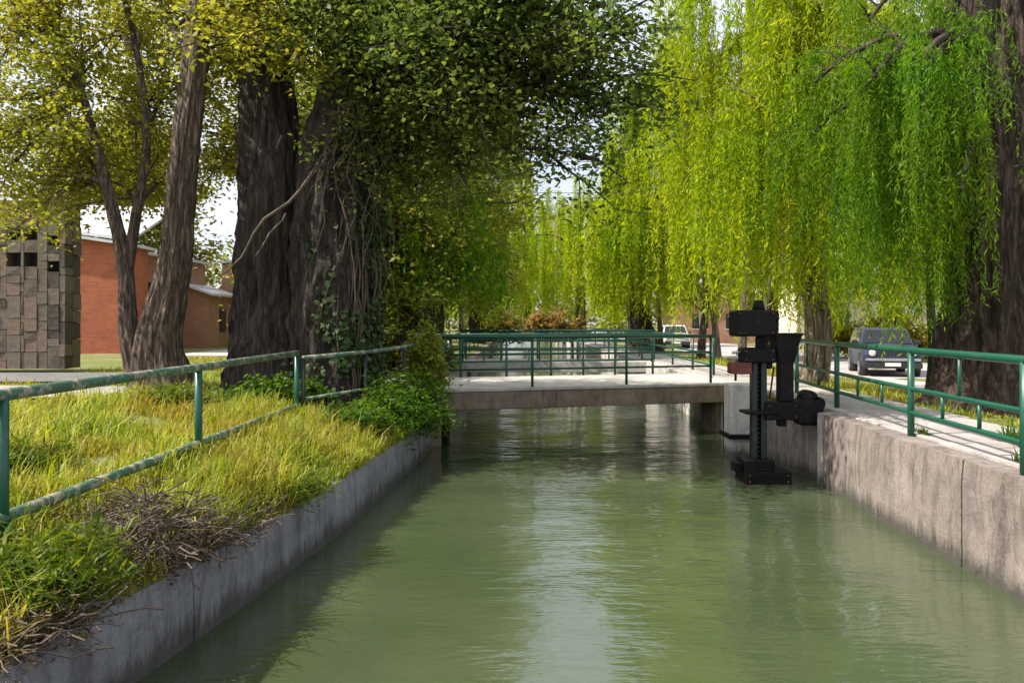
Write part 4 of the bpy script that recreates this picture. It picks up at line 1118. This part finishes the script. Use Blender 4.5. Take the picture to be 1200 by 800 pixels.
# ------------------------------------------------------------------ shrubs, hedges, far wood
def shrub(label, c, r, leafm, seed, n=60, per=18, L=0.1, W=0.05, cat='shrub', name='shrub', twig='dry_twig', up=0.0):
    rg = random.Random(seed); rs = np.random.RandomState(seed)
    o = Vector((c[0], c[1], gh(c[0], c[1]) if len(c) < 3 else c[2]))
    t = thing(name, label, cat, o)
    m = MB(); cen = []
    for k in range(n):
        th = rg.uniform(0, 6.28); u = rg.random() ** 0.5
        e = Vector((math.cos(th) * r[0] * u, math.sin(th) * r[1] * u, r[2] * rg.uniform(0.15, 1.0) * (1.15 - 0.6 * u)))
        P = bez((rg.uniform(-.1, .1) * r[0], rg.uniform(-.1, .1) * r[1], -0.05), e, 0.25 * r[2], 6, rg, 0.25)
        m.tube(P, [0.012 - 0.0015 * i for i in range(7)], 4, False)
        cen += [tuple(P[3]), tuple(P[5]), tuple(P[6])]
    m.build('stems', twig, t)
    V = leaf_cloud(rs, cen, per, min(r) * 0.34, L, W, 0.8, -up)
    link('foliage', quads_mesh('foliage', V), leafm, t)
    return t
shrub('dense green shrub hanging over the wall at the left end of the footbridge', (-1.95, 14.7, -0.5), (0.85, 1.3, 1.0), 'leaf_bright', 101, 130, 24, 0.12, 0.04)
shrub('dark shrub by the foot of the ivy-grown trunk', (-2.55, 12.9), (0.6, 0.9, 0.42), 'leaf_bright', 103, 70, 20, 0.10, 0.04)
shrub('climbing dark green plant on the railing corner by the footbridge', (-1.75, 16.3, -0.1), (0.40, 0.45, 1.65), 'leaf_mid', 105, 80, 22, 0.10, 0.07)
shrub('weedy green plant at the lower left corner', (-3.1, 5.3, -0.35), (0.5, 0.6, 0.42), 'weed_leaf', 109, 70, 16, 0.13, 0.02, up=0.5)
shrub('tufted green weed in the sunlit grass behind the near railing post', (-4.6, 7.6), (0.4, 0.5, 0.26), 'weed_leaf', 131, 40, 14, 0.12, 0.018, 'weed', 'weed', up=0.6)
shrub('green weed clump at the foot of the forked tree', (-5.2, 12.4), (0.8, 0.5, 0.32), 'weed_leaf', 133, 60, 14, 0.12, 0.025, 'weed', 'weed', up=0.4)
shrub('green weed clump spilling over the middle of the left wall', (-2.45, 9.1, -0.5), (0.45, 0.9, 0.34), 'weed_leaf', 135, 60, 14, 0.12, 0.02, 'weed', 'weed', up=0.3)
shrub('broad dark weeds in front of the massive dark trunks', (-4.1, 13.9), (1.1, 0.4, 0.42), 'leaf_bright', 137, 70, 16, 0.11, 0.05, 'weed', 'weed')
shrub('yellow-green hedge behind the parked off-road car', (18.8, 41.5), (3.8, 1.0, 2.3), 'leaf_hedge', 111, 120, 22, 0.22, 0.14, 'hedge', 'hedge')
shrub('yellow hedge right of the thin dark trunk', (22.5, 38.5), (2.2, 1.0, 2.0), 'leaf_hedge', 113, 90, 20, 0.22, 0.14, 'hedge', 'hedge')
shrub('orange autumn bush behind the far railings left of centre', (-0.8, 62, -0.1), (1.6, 1.2, 2.6), 'leaf_autumn', 115, 60, 18, 0.3, 0.2)
shrub('orange autumn bush behind the far railings at centre', (3.4, 66, -0.1), (2.4, 1.2, 3.0), 'leaf_autumn', 117, 70, 18, 0.32, 0.2)
shrub('pale yellow bush between bridge and pale road at left', (-3.6, 24.5), (0.8, 0.7, 1.5), 'leaf_hedge', 119, 60, 16, 0.14, 0.08)
shrub('dark green bush behind the bridge railing at left', (-2.6, 26.0), (0.9, 0.9, 1.3), 'leaf_dark', 121, 70, 18, 0.16, 0.09)

def dry_brush(label, c, r, seed, n):
    rg = random.Random(seed)
    o = Vector((c[0], c[1], c[2]))
    t = thing('dry_brush', label, 'brush', o)
    m = MB()
    for k in range(n):
        th = rg.uniform(0, 6.28); u = rg.random() ** 0.5
        a = Vector((math.cos(th) * r[0] * u, math.sin(th) * r[1] * u, rg.uniform(0, r[2]) * (1.1 - u)))
        b = a + Vector((rg.uniform(-.35, .35), rg.uniform(-.35, .35), rg.uniform(-.15, .22)))
        m.tube(bez(a, b, rg.uniform(-.05, .1), 4, rg, 0.5), rg.uniform(0.003, 0.007), 4, False)
    m.build('twigs', 'dry_twig', t)
    rs = np.random.RandomState(seed)
    cen = []
    for k in range(n // 3):
        th = rg.uniform(0, 6.28); u = rg.random() ** 0.5
        cen.append((math.cos(th) * r[0] * u * 1.1, math.sin(th) * r[1] * u * 1.1, rg.uniform(-0.1, r[2]) * (1.1 - u)))
    link('dead_leaves', quads_mesh('dead_leaves', leaf_cloud(rs, cen, 14, 0.1, 0.06, 0.022, 0.8, 0.3)), 'leaf_dead', t)
dry_brush('heap of dry brown twigs on the bank below the left railing', (-3.0, 6.5, -0.34), (0.55, 0.9, 0.42), 5, 700)
dry_brush('dry brown stalks and soil crumbling over the top of the left wall', (-2.62, 7.5, -0.46), (0.28, 1.3, 0.16), 7, 330)
dry_brush('dark dead stalks at the lower left corner above the wall', (-2.95, 5.0, -0.46), (0.3, 0.7, 0.22), 9, 260)
dry_brush('small dead brown clump in the sunlit grass behind the left railing', (-4.9, 9.6, 0.02), (0.35, 0.3, 0.16), 6, 160)
m = MB(); rg = random.Random(3)
o = Vector((-3.0, 6.0, -0.1))
t = thing('fallen_branch', 'thin pale fallen branch lying across the dry twigs at lower left', 'branch', o)
m.tube(bez((-0.45, -0.35, 0.0), (0.6, 0.75, -0.12), 0.08, 12, rg, 0.2), [0.016 - 0.0008 * i for i in range(13)], 6)
m.tube(bez((0.1, 0.1, 0.02), (0.35, 0.1, 0.16), 0.02, 5, rg, 0.2), 0.006, 5)
m.build('stem', 'twig_pale', t)

# far wood closing the view
rs = np.random.RandomState(77); rg = random.Random(77)
cen = []
for k in range(2600):
    x = rg.uniform(-130, 120)
    y = rg.uniform(112, 138)
    top = 8.0 + 4.5 * noise.noise(Vector((x * 0.09, 3, 0))) + (2.5 if x < -30 else 0)
    cen.append((x, y, rg.uniform(0.0, 1) ** 0.8 * top))
tag(link('far_wood', quads_mesh('far_wood', leaf_cloud(rs, cen, 14, 1.7, 0.95, 0.62, 0.8)), 'leaf_far'), 'hazy mass of olive trees closing the view beyond the canal', 'wood', kind='stuff')

# ------------------------------------------------------------------ grass
def blades(name, label, pts, h, mat, seed, lean=0.55, wd=0.011):
    rs = np.random.RandomState(seed)
    p = np.array(pts); n = len(p)
    hh = h * rs.uniform(0.35, 1.25, n) if np.isscalar(h) else np.asarray(h) * rs.uniform(0.35, 1.2, n)
    a = rs.uniform(0, 6.283, n)
    d = np.stack([np.cos(a), np.sin(a), np.zeros(n)], 1)
    sd_ = np.stack([-np.sin(a), np.cos(a), np.zeros(n)], 1)
    b = rs.uniform(0.1, 1, n) * lean
    up = np.array([0, 0, 1.0])
    w_ = (wd * rs.uniform(0.6, 1.4, n))[:, None]
    H = hh[:, None]
    p1 = p + up * H * 0.55 + d * H * (b * 0.3)[:, None]
    p2 = p + up * H * (1 - 0.35 * b)[:, None] + d * H * b[:, None]
    V = np.stack([p - sd_ * w_, p + sd_ * w_, p1 + sd_ * w_ * 0.8, p1 - sd_ * w_ * 0.8], 1)
    V2 = np.stack([p1 - sd_ * w_ * 0.8, p1 + sd_ * w_ * 0.8, p2 + sd_ * w_ * 0.1, p2 - sd_ * w_ * 0.1], 1)
    # two quads per blade sharing an island
    A = np.concatenate([V[:, :, :], V2[:, 2:, :]], axis=1)   # n,6,3
    me = bpy.data.meshes.new(name)
    me.vertices.add(n * 6); me.loops.add(n * 8); me.polygons.add(n * 2)
    me.vertices.foreach_set('co', A.reshape(-1).astype(np.float32))
    base = (np.arange(n) * 6)[:, None]
    idx = (base + np.array([0, 1, 2, 3, 3, 2, 4, 5])[None]).reshape(-1).astype(np.int32)
    me.loops.foreach_set('vertex_index', idx)
    me.polygons.foreach_set('loop_start', np.arange(0, n * 8, 4, dtype=np.int32))
    me.polygons.foreach_set('loop_total', np.full(n * 2, 4, dtype=np.int32))
    me.update(); me.validate()
    return tag(link(name, me, mat), label, 'grass', kind='stuff')
rg = random.Random(12)
def tuft_pts(n, fx, y0, y1, dmax, dens=None, per=16, sp=0.09, power=1.0):
    out = []; hh = []
    while len(out) < n:
        y = y0 + (y1 - y0) * rg.random() ** power
        d = rg.uniform(-0.02, dmax)
        x = fx(y, d)
        q = noise.noise(Vector((x * 0.9, y * 0.9, 7)))
        if q < -0.17 and d > 0.5: continue
        s = (0.45 + 1.1 * max(0, q + 0.3)) * (1.7 if rg.random() < 0.10 else rg.uniform(0.6, 1.15))
        for k in range(per):
            xx = x + rg.gauss(0, sp); yy = y + rg.gauss(0, sp)
            if dens and not dens(xx, yy): continue
            out.append((xx, yy, gh(xx, yy) - 0.02)); hh.append(s)
    return out, np.array(hh)
okl = lambda x, y: x < XL(y) - 0.02 and not (12.5 < y < 15.3 and -13 < x < -6.5)
P, hs_ = tuft_pts(62000, lambda y, d: XL(y) - 0.1 - d, 3.2, 13.5, 4.4, okl, power=0.85)
blades('long_grass', 'long sunlit yellow-green grass on the left bank', P, 0.27 * hs_, 'grass_blade', 1, 0.85, 0.007)
P, hs_ = tuft_pts(18000, lambda y, d: XL(y) - 0.05 - d, 3.0, 15.5, 0.7, okl, sp=0.06)
blades('edge_weeds', 'lush green weeds along the top of the left wall', P, 0.34 * hs_, 'grass_blade', 2, 1.1, 0.007)
P, hs_ = tuft_pts(20000, lambda y, d: XL(y) - 4.2 - d, 5, 30, 8, lambda x, y: okl(x, y) and not (17.4 < y < 21.5 and x < -8.4) and not (y > 21.4 and x < -11.7), sp=0.2)
blades('bank_grass', 'shorter grass around the forked tree', P, 0.14 * hs_, 'grass_blade', 3, 0.7, 0.012)
P, hs_ = tuft_pts(24000, lambda y, d: XR(y) + 2.1 + d, 5, 34, 3.6, lambda x, y: x > XR(y) + 2.0, sp=0.16)
blades('verge_grass', 'green verge grass between right path and road', P, 0.15 * hs_, 'grass_blade', 4, 0.7, 0.012)
P, hs_ = tuft_pts(12000, lambda y, d: XR(y) + 0.45 + d * 0.7, 5.5, 11.0, 1.0, lambda x, y: x > XR(y) + 0.38 and noise.noise(Vector((x, y * 0.6, 2))) > -0.02, sp=0.07)
blades('path_weeds', 'dark green weeds behind the right railing', P, 0.20 * hs_, 'grass_lush', 5, 0.8, 0.008)

# overhead wires between the far trees
t = thing('overhead_wire', 'two thin pale overhead wires crossing between the far trees', 'wire', (-6, 36, 7.6))
for dz in (0, -0.25):
    MB().tube([Vector((0, 0, dz)), Vector((7, 1.0, -0.25 + dz)), Vector((15, 2, -0.1 + dz)), Vector((24, 3, 0.5 + dz))], 0.014, 5).build('wire', 'twig_pale', t)
